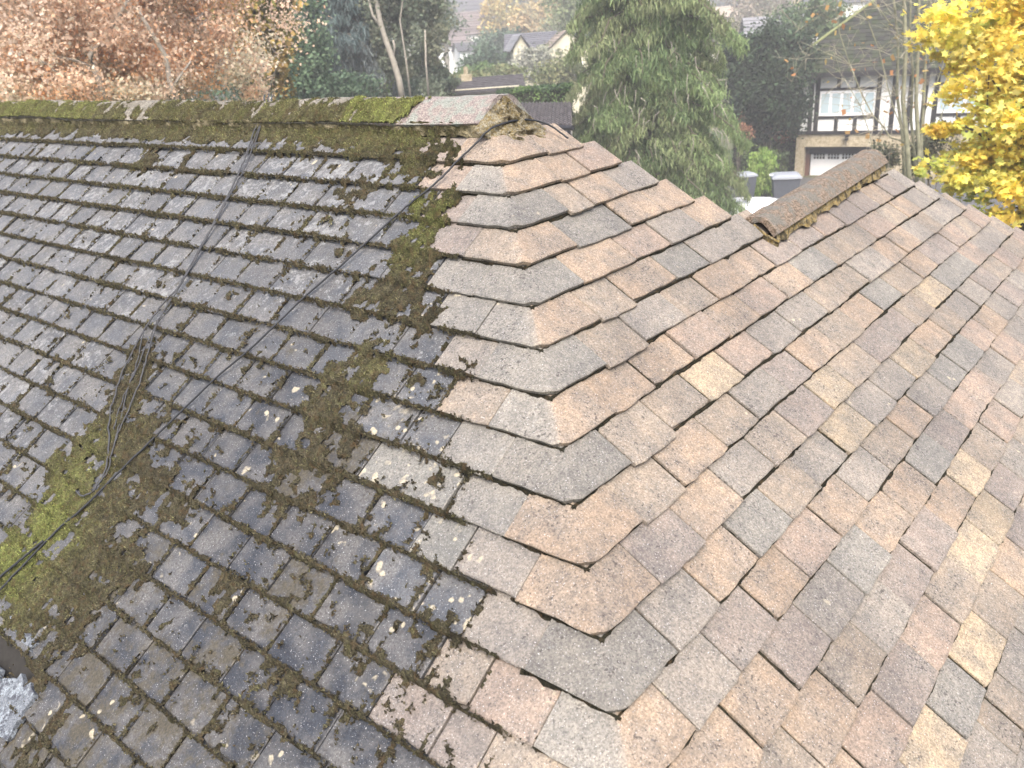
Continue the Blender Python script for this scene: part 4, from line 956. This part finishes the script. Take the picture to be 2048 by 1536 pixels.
# bins and the white car between bush and roof
PLB = simple('grey_bin_plastic', (.085, .095, .115), .5, .15, 8, spec=.4); PLL = simple('bin_lid', (.30, .32, .35), .45, .12, 8, spec=.4)
def bin_(p, yaw, w_, h, label, name='wheelie_bin'):
    e = empty(name, p, label, 'bin', 'grey bins by the drive'); c, s = math.cos(yaw), math.sin(yaw); X = np.array([c, s, 0]); Y = np.array([-s, c, 0]); p = np.array(p)
    V = []; 
    for z, k in ((.06, .40), (h*.5, .46), (h, .52)):
        for a, b in ((-1, -1), (1, -1), (1, 1), (-1, 1)): V.append(p+X*a*w_*k+Y*b*w_*k+UP*z)
    F = [(0, 3, 2, 1)]+[(j*4+i, j*4+(i+1) % 4, j*4+4+(i+1) % 4, j*4+4+i) for j in range(2) for i in range(4)]+[(8, 9, 10, 11)]
    mk('body', V, F, PLB, e, origin=p)
    V = []
    for z, k in ((h+.005, .57), (h+.07, .56), (h+.14, .40)):
        for a, b in ((-1, -1), (1, -1), (1, 1), (-1, 1)): V.append(p+X*a*w_*k+Y*b*w_*k+UP*z)
    F = [(0, 3, 2, 1)]+[(j*4+i, j*4+(i+1) % 4, j*4+4+(i+1) % 4, j*4+4+i) for j in range(2) for i in range(4)]+[(8, 9, 10, 11)]
    mk('lid', V, F, PLL, e, origin=p+UP*h); m = MB(); m.tube([p-X*w_*.45+Y*w_*.62+UP*(h-.02), p+X*w_*.45+Y*w_*.62+UP*(h-.02)], .02, 6); m.build('handle', PLB, e)
    for s_ in (-1, 1):
        m = MB(); c_ = p+X*s_*w_*.42+Y*w_*.45+UP*.09; m.tube([c_-X*.03, c_+X*.03], .09, 12); m.build('wheel', DARKIN, e)
b1 = at(1489, 398, 34.6); b1[2] = -6.5; bin_((b1[0], b1[1], b1[2]), .9, .62, 1.02, 'grey wheelie bin with a pale lid just left of the bright bush')
b2 = at(1568, 410, 34.0); b2[2] = -6.5; bin_((b2[0], b2[1], b2[2]), .5, .95, 1.05, 'wide dark bin with white strip on its lid, right of the bright bush', 'wide_bin')
m = MB(); pL = b2+UP*1.12; m.box(pL+np.array([-.52, -.30, 0]), (1.0, .35, 0), (-.05, .12, 0), (0, 0, .04)); o = m.build('lid_strip', PVC, D.objects['wide_bin'])
CARW = simple('white_car_paint', (.80, .81, .82), .25, .02, 3, spec=.5)
def car(p, yaw):
    e = empty('parked_car', p, 'white car with only its rounded roof showing in the dip between the roofs', 'car'); c, s = math.cos(yaw), math.sin(yaw)
    X = np.array([c, s, 0]); Y = np.array([-s, c, 0]); p = np.array(p)
    prof_ = [(-2.1, .35), (-2.12, .75), (-1.95, .95), (-1.5, 1.02), (-.95, 1.38), (-.4, 1.48), (.3, 1.48), (.95, 1.32), (1.55, .98), (2.05, .82), (2.15, .55), (2.1, .35)]
    V = []; F = []; ny = 7
    for j in range(ny):
        t = j/(ny-1)*2-1
        for x, z in prof_:
            x, z = x*1.2, z*1.2
            k = 1-.16*max(0, z-1.14)/.6; V.append(p+X*x*(1-.03*t*t)+Y*1.03*t*k+UP*(z-.07*(abs(t)**4)*(z > 1.1)))
    n = len(prof_)
    for j in range(ny-1):
        for i in range(n-1): F.append((j*n+i, j*n+i+1, (j+1)*n+i+1, (j+1)*n+i))
    F += [tuple(range(n)), tuple((ny-1)*n+i for i in range(n))[::-1]]; o = mk('body', V, F, CARW, e, smooth=True, origin=p)
    for s_ in (-1, 1):
        m = MB(); m.add([p+X*x*1.2+Y*s_*(1.045-.16*(z-1))+UP*z*1.2 for x, z in ((-1.35, 1.02), (-.9, 1.3), (-.3, 1.39), (.3, 1.39), (.85, 1.26), (1.35, 1.0))], [(0, 1, 2, 3, 4, 5)]); m.build('side_window', DARKIN, e)
        for x in (-1.35, 1.35):
            m = MB(); m.tube([p+X*x*1.2+Y*s_*.86+UP*.36, p+X*x*1.2+Y*s_*1.06+UP*.36], .36, 16); m.build('wheel', DARKIN, e)
    m = MB(); m.add([p+X*x*1.2+Y*y*1.2+UP*z*1.2+UP*.015+X*.01 for x, y, z in ((1.5, -.66, 1.03), (1.5, .66, 1.03), (.97, .58, 1.325), (.97, -.58, 1.325))], [(0, 1, 2, 3)]); m.build('windscreen', DARKIN, e)
cp_ = at(1500, 395, 25.9); car((cp_[0], cp_[1], -6.5), 2.0)

# ------------------------------------------------------------------ bare multi-stemmed tree and yellow maple
def bare_tree():
    b = foot(1830, 330, 19); e = empty('bare_tree', b, 'bare tree of several slender mossy stems in front of the timbered house', 'tree'); r = np.random.RandomState(12)
    stems = [([(1822, 420), (1815, 300), (1806, 200), (1812, 100), (1808, 0), (1812, -60)], .085), ([(1840, 420), (1838, 300), (1832, 200), (1836, 100), (1838, 0), (1846, -60)], .075),
             ([(1835, 420), (1830, 320), (1822, 240), (1826, 150), (1820, 60), (1822, -60)], .055), ([(1850, 420), (1842, 290), (1848, 190), (1852, 90), (1860, 0), (1866, -60)], .06),
             ([(1812, 420), (1806, 280), (1794, 190), (1796, 90), (1790, 20), (1780, -60)], .06), ([(1830, 300), (1800, 250), (1785, 210), (1772, 160), (1758, 100), (1735, 40), (1715, -20)], .022),
             ([(1812, 285), (1780, 275), (1768, 255), (1745, 230), (1720, 180), (1700, 130), (1680, 70), (1672, 20), (1676, -20)], .026), ([(1766, 258), (1750, 300), (1748, 330)], .02),
             ([(1842, 240), (1868, 180), (1890, 120), (1905, 40)], .02), ([(1845, 300), (1880, 240), (1900, 180)], .02), ([(1755, 345), (1740, 270), (1720, 210), (1690, 160)], .018),
             ([(1790, 60), (1760, 20), (1720, -20)], .02), ([(1672, 40), (1640, 30), (1600, 60)], .014), ([(1690, 100), (1650, 90), (1620, 110), (1590, 150)], .012)]
    mb = MB(); tips = []
    for j, (pts, rad) in enumerate(stems):
        dd = 19+(j % 5)*.15; P = [at(x, y, dd) for x, y in pts]; mb.tube(P, [rad*.62*(1-.55*i/len(P)) for i in range(len(P))], 7); tips += P[2:]
    mb.build('trunk', BARK_G, e, smooth=True)
    mb = MB()
    for i in range(170):
        p = tips[r.randint(len(tips))]; L = r.uniform(.25, 1.0); d = np.array([r.uniform(-1.3, .7), r.uniform(-1.1, .6), r.uniform(-.5, .9)]); d /= np.linalg.norm(d)
        k = p+d*L*.5+r.randn(3)*.06; q = k+d*L*.5+r.randn(3)*.12+UP*r.uniform(-.15, .1); mb.tube([p, k, q], [.007, .005, .002], 4, cap=False)
        for _ in range(2):
            a = k+(q-k)*r.rand(); mb.tube([a, a+r.randn(3)*.16], [.005, .002], 3, cap=False)
    mb.build('twigs', simple('twig', (.36, .33, .25), .9, .3, 30), e)
    P = np.array([tips[r.randint(len(tips))]+r.randn(3)*.28 for _ in range(130)]); C = np.array([(.50, .30, .12), (.45, .22, .10), (.55, .40, .15)])[r.randint(0, 3, 130)]
    V, F, Cc = leaves(P, .09, C, 9, QUAD); mk('dead_leaves', V, F, LEAFY, e, cols=Cc)
bare_tree()
tree('ivy_shrub', 'dark ivy clad shrub round the foot of the bare stems', 'shrub', foot(1850, 320, 21),
     [bl(1868, 290, 21, .38, .55), bl(1830, 330, 20.5, .3, .6), bl(1770, 315, 24, .35, .4)], 5000, .055, [(.06, .07, .04), (.10, .11, .06), (.14, .13, .08)], BARK, .05, 121, nclump=60, shell=.2)
YL = [(.84, .70, .16), (.88, .76, .24), (.82, .64, .13), (.76, .72, .20), (.86, .66, .16), (.58, .64, .18)]
ye = tree('maple_tree', 'bright yellow maple filling the upper right corner', 'tree', foot(2250, 300, 10.5),
     [bl(2040, 150, 10.5, .72, .42), bl(1990, 60, 10.8, .75, .35), bl(1905, 255, 10.4, .30, .17), bl(1950, 340, 10.2, .55, .32), bl(2050, 400, 10, .5, .28), bl(2100, 250, 10.2, .7, .6), bl(1890, 110, 10.8, .16, .13),
      bl(1865, 345, 10.3, .16, .10), bl(2060, -40, 11, .8, .4), bl(2040, 300, 10.6, .6, .4)],
     19000, .074, YL, BARK, .12, 131, MAPLE, 0, LEAFY, 210, .05, .15, nlimb=10, upb=.8)
mb = MB()
for pts, r_ in (([(2120, 340), (2040, 318), (1985, 285), (1950, 262), (1925, 250)], .02), ([(2120, 240), (2050, 215), (2010, 195), (1985, 160)], .015), ([(1975, 330), (1973, 230), (1978, 150)], .008), ([(2100, 420), (2030, 415), (1980, 390)], .012)):
    mb.tube([at(x, y, 10.1) for x, y in pts], [r_*(1-.5*i/len(pts)) for i in range(len(pts))], 6)
mb.build('bough', simple('maple_bark', (.05, .045, .035), .9, .3, 20), D.objects['maple_tree'])

# ------------------------------------------------------------------ houses and gardens farther off
def house_at(name, label, px, py, dist, w_, dep, hw, hr, yaw, wall, roofc, wins=(), hip=False, chimney=False, low=3.0, cat='house', axis=0):
    """px, py: middle of the front wall at eaves level"""
    p = at(px, py, dist); vd = p-CAM; a = math.atan2(vd[1], vd[0])-math.pi/2+yaw; X = np.array([math.cos(a), math.sin(a), 0]); Y = np.array([-math.sin(a), math.cos(a), 0])
    zt = p[2]; zb = zt-hw-low; e = empty(name, (p[0], p[1], zt-hw), label, cat)
    m = MB(); m.box(p-X*w_/2-UP*(hw+low), X*w_, Y*dep, UP*(hw+low)); 
    if axis == 1: m.add([p-X*w_/2, p+X*w_/2, p+UP*hr, p-X*w_/2+Y*dep, p+X*w_/2+Y*dep, p+Y*dep+UP*hr], [(0, 1, 2), (3, 5, 4)])
    elif not hip: m.add([p-X*w_/2, p-X*w_/2+Y*dep, p-X*w_/2+Y*dep/2+UP*hr, p+X*w_/2, p+X*w_/2+Y*dep, p+X*w_/2+Y*dep/2+UP*hr], [(0, 2, 1), (3, 4, 5)])
    m.build('wall', wall, e)
    o_ = .25; m = MB()
    def slope(a, b, c, d, n=9):
        a, b, c, d = map(np.array, (a, b, c, d))
        nn = np.cross(b-a, d-a); nn /= np.linalg.norm(nn); nn = nn if nn[2] > 0 else -nn
        for i in range(n):
            t0, t1 = i/n, (i+1.1)/n; t1 = min(t1, 1); l0, l1 = a+(d-a)*t0, a+(d-a)*t1; r0, r1 = b+(c-b)*t0, b+(c-b)*t1; k = rr.uniform(.8, 1.15)
            m.add([l0+nn*.06, r0+nn*.06, r1+nn*.01, l1+nn*.01, l0-nn*.05, r0-nn*.05], [(0, 1, 2, 3), (4, 5, 1, 0)], tuple(np.array(roofc)*k))
    if axis == 1:
        for s_ in (-1, 1): slope(p+X*s_*(w_/2+o_)-Y*o_-UP*.15, p+X*s_*(w_/2+o_)+Y*(dep+o_)-UP*.15, p+Y*(dep+o_)+UP*(hr+.05), p-Y*o_+UP*(hr+.05))
    elif hip:
        q = dep/2*.9; rl, rr2 = p-X*(w_/2-q)+Y*dep/2+UP*hr, p+X*(w_/2-q)+Y*dep/2+UP*hr
        c4 = [p-X*(w_/2+o_)-Y*o_-UP*.1, p+X*(w_/2+o_)-Y*o_-UP*.1, p+X*(w_/2+o_)+Y*(dep+o_)-UP*.1, p-X*(w_/2+o_)+Y*(dep+o_)-UP*.1]
        slope(c4[0], c4[1], rr2, rl); slope(c4[2], c4[3], rl, rr2); slope(c4[1], c4[2], rr2, rr2); slope(c4[3], c4[0], rl, rl)
    else:
        for s_ in (0, 1): slope(p-X*(w_/2+o_)+Y*(dep+o_ if s_ else -o_)-UP*.15, p+X*(w_/2+o_)+Y*(dep+o_ if s_ else -o_)-UP*.15, p+X*(w_/2+o_)+Y*dep/2+UP*(hr+.05), p-X*(w_/2+o_)+Y*dep/2+UP*(hr+.05))
    m.build('roof', ROOFD, e)
    for (x, z, ww, hh) in wins:
        m = MB(); m.box(p+X*(x-ww/2)-Y*.05+UP*(z-hh/2), X*ww, Y*.06, UP*hh); f_ = m.build('window', PVC, e, origin=p+X*x+UP*z)
        m = MB(); m.box(p+X*(x-ww/2+.07)-Y*.06+UP*(z-hh/2+.07), X*(ww-.14), Y*.005, UP*(hh-.14)); g = m.build('pane', DARKIN, f_, origin=p+X*x+UP*z); g.matrix_parent_inverse = Matrix.Translation(-Vector(f_.location))
    if chimney:
        m = MB(); c_ = p+X*chimney+Y*dep*.35+UP*(hr-.3); m.box(c_, X*.42, Y*.4, UP*.5); m.tube([c_+X*.2+Y*.2+UP*.5, c_+X*.2+Y*.2+UP*.78], .09, 8); m.build('chimney', STONE, e)
    return e
CREAM = simple('cream_render', (.62, .58, .44), .9, .12, 2); TERR = simple('pale_wall', (.70, .72, .72), .9, .1, 2)
SL, BRN, DKR = (.11, .11, .12), (.15, .125, .12), (.11, .10, .10)
W = house_at
W('white_house', 'white gabled house with dark roofs beyond the wooden pole', 905, 90, 95, 4.6, 8, 4.2, 3.9, .25, WHITE, BRN, [(-.8, -1.2, .8, .9), (.9, -1.2, .8, .9)], low=3, hip=True)
W('white_wing', 'low white wing right of the white gabled house', 946, 66, 104, 4.4, 5, 2.6, 2.3, .1, WHITE, BRN, [(.6, -1.0, 1.2, .8)])
W('white_garage', 'pale flat sided outbuilding with turquoise tinge beside the white house', 938, 98, 92, 2.0, 3, 2.0, .6, .2, TERR, SL, [], low=2)
W('hilltop_house', 'white house with a steep slate roof at the top above the white gabled house', 932, 34, 130, 5.5, 6, 3.0, 4.6, -.25, WHITE, SL, [(-1.5, -.9, 1, .9), (1.4, -.9, 1, .9)])
W('grey_house', 'pale house with a grey roof at the upper left behind the golden tree', 565, 26, 85, 6.5, 6, 2.4, 2.6, .1, CREAM, (.26, .25, .26), [(-1.3, -.8, 1.0, .8), (1.2, -.8, 1.0, .8)])
W('brown_roof_house', 'brown roofed cottage with white gables below the grey roofed house', 556, 74, 70, 3.6, 5, 2.2, 1.9, -.2, WHITE, DKR, [(.9, -.9, .8, .8)])
W('cottage', 'small dark roofed cottage left of the blue green conifer', 548, 100, 62, 3.0, 4, 2.2, 1.5, .2, WHITE, DKR, [(-.4, -.9, .8, .8)])
W('white_block', 'tall white rendered building seen between the two conifers', 690, 5, 90, 3.4, 5, 4.6, 1.2, 0, WHITE, SL, [(-.7, -1.2, .7, .9), (.8, -1.2, .7, .9)])
W('tall_gable', 'tall narrow cream gable standing alone among the hedges', 1042, 98, 62, 1.05, 4, 2.6, .85, .12, CREAM, (.24, .24, .25), axis=1)
W('bungalow', 'long dark roofed bungalow behind the narrow cream gable', 1098, 93, 75, 7.0, 5, 2.2, 1.1, 0, CREAM, (.10, .10, .115), [(1.6, -.9, 1.2, .9)])
W('cream_house', 'cream gabled house half hidden behind the big conifer', 1136, 106, 66, 3.6, 6, 2.6, 1.5, .1, CREAM, (.30, .24, .19), [(-.6, -1.1, .8, .9), (.7, -1.1, .8, .9)], axis=1)
W('dark_roof_house', 'long low dark roof with a chimney just above the ridge end', 962, 176, 34, 2.9, 3, 2.2, .28, 0, CREAM, (.085, .08, .085), [], chimney=-.75)
W('slate_house', 'slate roofed house with white fascia beyond the dark yew', 1538, 90, 62, 2.4, 4, 2.4, 1.7, .2, WHITE, (.17, .17, .18), [(.6, -.9, 1.0, .8)])
W('tan_house', 'pale tan house high up between the conifer and bare branches', 1458, 42, 110, 5.4, 5, 2.4, 1.6, .1, CREAM, (.36, .30, .24), [(-1, -.9, 1, .8)])
W('hill_house', 'white walled house at the top behind the timbered house roof', 1672, 4, 90, 5, 5, 2.6, 1.5, .1, WHITE, SL, [(0, -.9, 1, .9)])
# neighbour's pantiled roof just beyond the ridge end
nb = empty('neighbour_house', foot(1100, 240, 19.5), 'brown pantiled roof corner with a black gutter beyond the ridge end', 'house')
q0 = at(1136, 251, 19.2); q1 = at(1136, 206, 22.4); q2 = at(1015, 213, 22.8); q3 = at(1085, 236, 19.6); q3[2] = q0[2]-.0; q2[2] = q1[2]
dx = (q0-q3); dx /= np.linalg.norm(dx); up2 = (q1-q0); m = MB(); LL = np.linalg.norm(q0-q3)+1.1; nrm_ = np.cross(dx, up2); nrm_ /= np.linalg.norm(nrm_); nrm_ = nrm_ if nrm_[2] > 0 else -nrm_
ncol, nrow = 20, 12
for i in range(ncol+18):
    for j in range(nrow):
        a = q0+dx*(.10-(i+1)*.115)+up2*(j/nrow); col = np.array((.075, .068, .07))*rr.uniform(.75, 1.2)
        pr_ = [(0, 0), (.03, .028), (.06, .034), (.09, .012), (.112, 0)]
        v = [a+dx*x+nrm_*(z+.02) for x, z in pr_]+[a+dx*x+nrm_*z+up2*(1.08/nrow) for x, z in pr_]+[a+dx*x-nrm_*.01 for x, z in pr_]
        m.add(v, [(k, k+1, k+6, k+5) for k in range(4)]+[(10+k, 11+k, k+1, k) for k in range(4)], tuple(col))
tag(m.build('roof_tile', ROOFD, nb), kind='stuff')
m = MB(); c_ = q0-dx*4.2; m.add([c_-UP*.03, q0+dx*.1-UP*.03, q0+dx*.1+up2-UP*.03, c_+up2-UP*.03, c_+up2*2-UP*(2*up2[2]+.03), q0+dx*.1+up2*2-UP*(2*up2[2]+.03)], [(0, 1, 2, 3), (3, 2, 5, 4)], (.1, .09, .09)); m.build('roof_boarding', ROOFD, nb)
m = MB(); m.tube([c_-UP*.05-nrm_*.02, q0+dx*.12-UP*.05], .06, 8); m.tube([q0+dx*.02-UP*.08, q0+dx*.02-UP*.5, q0+dx*.02-UP*3], .04, 6); m.build('gutter', simple('gutter_black', (.02, .02, .025), .4, .1, 5), nb)
m = MB(); m.box(np.array([c_[0], c_[1], -6.5])+dx*.2+up2*[.06, .06, 0], dx*4.1, up2*[1.9, 1.9, 0], UP*(q0[2]+6.3)); m.build('wall', wallm, nb)
# pole
pb = foot(893, 150, 60); m = MB(); m.tube([(pb[0], pb[1], pb[2]), at(890, 60, 60), at(890, -25, 60)], [.17, .14, .10], 8); c_ = at(890, 8, 60)
for dz in (0, .55): m.box(c_+np.array([-.7, -.4, dz-.2]), (1.4, .9, 0), (-.05, .08, 0), (0, 0, .1))
tag(m.build('utility_pole', BARK_P, origin=pb), 'pale wooden pole with cross arms in front of the white house', 'pole')

# gardens: hedges and shrubs in the middle distance
G1, G2, G3 = [(.10, .16, .06), (.13, .20, .07), (.08, .12, .05)], [(.07, .11, .07), (.10, .15, .09), (.05, .085, .05)], [(.17, .20, .09), (.22, .22, .11), (.13, .16, .07)]
def yb(px, py, d): return at(px, py, d)[2]
hedge('hedge', 'dark clipped hedge with bright top beyond the ridge end', at(1005, 190, 27), at(1138, 186, 26.6), 1.3, -6.5, yb(1070, 176, 27), [(.10, .17, .06), (.06, .10, .05), (.14, .22, .07)], 16000, .06, 141)
hedge('hedge', 'long green hedge sloping up towards the narrow cream gable', at(985, 118, 64), at(1030, 112, 66), 2.0, -6.5, yb(1010, 112, 64), [(.10, .19, .07), (.07, .13, .06)], 5000, .13, 143)
SH = [('shrub', 'rounded green shrub right of the white house', 960, 122, 60, 1.3, .8, G2), ('shrub', 'light green shrub behind the chimney of the long dark roof', 965, 150, 48, 1.2, .5, G1),
      ('shrub', 'olive green shrub left of the narrow cream gable', 1008, 152, 46, 1.0, .45, G3), ('shrub', 'pale grey twiggy shrub right of the narrow cream gable', 1070, 130, 56, 1.2, .9, [(.34, .34, .28), (.28, .29, .22), (.40, .40, .34)]),
      ('shrub', 'soft green shrub below the cream gabled house', 1120, 150, 45, 1.2, .7, G3), ('shrub', 'green bank of shrubs under the white house', 935, 165, 40, 1.1, .35, G3),
      ('shrub', 'grey green bush at the left of the chimney', 905, 170, 38, .6, .4, G3), ('shrub', 'dark green mass above the green sloping hedge', 1005, 88, 84, 2.4, 1.0, G2),
      ('shrub', 'mossy green shrubs against the long bungalow roof', 1120, 105, 68, 2.2, .6, G3), ('shrub', 'small bright shrub between the trunk and the white house', 750, 172, 30, .5, .3, [(.35, .42, .30), (.22, .32, .12)]),
      ('shrub', 'dark green shrub under the pale stemmed tree', 800, 165, 34, 1.6, .6, G2), ('shrub', 'deep green shrub under the blue green conifer', 690, 175, 27, 1.0, .35, G2), ('shrub', 'dark undergrowth below the copper tree', 420, 185, 22, 2.2, .5, G2)]
for i, (nm, lb, px, py, d, rx, rz, cl) in enumerate(SH):
    tree(nm, lb, 'shrub', foot(px, py, d), [bl(px, py, d, rx, rz)], 3800, d*.0022+.02, cl, BARK, .06, 200+i*7, nclump=50, shell=.35, nlimb=3)
FT = [('golden_tree', 'golden yellow tree above the hedges left of the gable line', 1000, 45, 105, 2.6, 2.9, [(.50, .38, .15), (.42, .34, .16), (.36, .33, .15)]),
      ('golden_tree', 'yellow ochre tree to the right of the larger golden one', 1085, 35, 110, 2.8, 3.0, [(.48, .36, .16), (.40, .34, .18)]),
      ('russet_tree', 'brownish pink bare tree right of the slate roof on the hill', 960, 25, 140, 4, 4, [(.38, .29, .24), (.33, .27, .22)]),
      ('golden_tree', 'small orange tree just above the tip of the cream gable', 1045, 60, 90, 1.4, 1.4, [(.48, .36, .20), (.36, .33, .2)]),
      ('green_tree', 'grey green tree between the two golden trees', 1045, 15, 130, 3, 4, [(.22, .24, .19), (.26, .26, .2)]),
      ('green_tree', 'yellow green tree behind the cream gabled house', 1130, 60, 95, 3.2, 2.6, [(.20, .23, .12), (.25, .26, .13)]),
      ('green_tree', 'tall loose green tree left of the big conifer top', 1150, 10, 70, 2.2, 2.4, [(.16, .21, .10), (.22, .25, .13)]),
      ('brown_tree', 'thin brown tree right of the big conifer top', 1500, 20, 95, 4, 3.2, [(.26, .22, .17), (.30, .25, .19), (.22, .22, .15)]),
      ('green_tree', 'dark green tree in front of the slate roofed house', 1575, 70, 50, 1.3, 1.4, [(.07, .11, .06), (.12, .16, .08)]),
      ('pine_tree', 'green pine branch cluster over the timbered house roof', 1640, 40, 48, 1.5, 1.1, [(.09, .14, .07), (.14, .19, .09)]),
      ('brown_tree', 'brown hedge tree below the pale tan house', 1445, 75, 80, 2.6, 1.3, [(.20, .19, .12), (.25, .23, .14)]),
      ('green_tree', 'grey green tree top behind the pale leaning trunk', 850, 20, 60, 2.4, 2.0, [(.2, .24, .18), (.15, .19, .14)]),
      ('pale_tree', 'pale silvery tree behind the blue green conifer', 640, 10, 75, 2.4, 2.6, [(.30, .34, .30), (.24, .28, .25)]),
      ('brown_tree', 'mauve brown tree at the top behind the golden tree', 470, 10, 40, 1.6, 1.5, [(.34, .29, .26), (.30, .26, .22)])]
for i, (nm, lb, px, py, d, rx, rz, cl) in enumerate(FT):
    tree(nm, lb, 'tree', foot(px, py, d), [bl(px, py, d, rx, rz), bl(px+12, py+20, d, rx*.7, rz*.6)], 4200, d*.0024+.02, cl, BARK, .12, 400+i*7, nclump=70, shell=.15, nlimb=5, spread=.18)
# far woodland covering the hill
r = np.random.RandomState(77); PP, CC = [], []
pc = np.array([(.20, .22, .14), (.26, .24, .16), (.32, .26, .17), (.16, .20, .13), (.38, .30, .16), (.30, .25, .22), (.24, .26, .2)])
for i in range(520):
    a = YAW+r.uniform(-.62, .62); d = r.uniform(118, 420); x, y = CAM[0]+math.sin(a)*d, CAM[1]+math.cos(a)*d; z = float(hgt(x, y)); R_ = r.uniform(2.5, 5.5); n = 260
    q = r.randn(n, 3); q /= np.linalg.norm(q, axis=1)[:, None]; q = q*(R_*(.55+.45*r.rand(n, 1)))*np.array([1, 1, 1.15]); q[:, 2] = np.abs(q[:, 2])*1.3+.5
    PP.append(q+np.array([x, y, z])); CC.append(np.clip(pc[r.randint(7)]*(.8+.35*r.randn(n, 1)*.5), .02, .9))
V, F, C = leaves(np.vstack(PP), .75, np.vstack(CC), 5); tag(mk('distant_woodland', V, F, LEAF, cols=C), kind='stuff')

# ------------------------------------------------------------------ haze volume added for the lens veil: one closed box named haze round everything
hm = D.materials.new('haze'); hm.use_nodes = True; hn = hm.node_tree; hn.nodes.clear()
ho = hn.nodes.new('ShaderNodeOutputMaterial'); hv = hn.nodes.new('ShaderNodeVolumePrincipled')
hv.inputs['Color'].default_value = (1, 1, 1, 1); hv.inputs['Density'].default_value = HAZE; hv.inputs['Anisotropy'].default_value = 0
hn.links.new(hv.outputs[0], ho.inputs['Volume'])
m = MB(); m.box((-640, -640, -9.2), (1280, 0, 0), (0, 1280, 0), (0, 0, 95)); o = m.build('haze', hm); tag(o, kind='stuff')
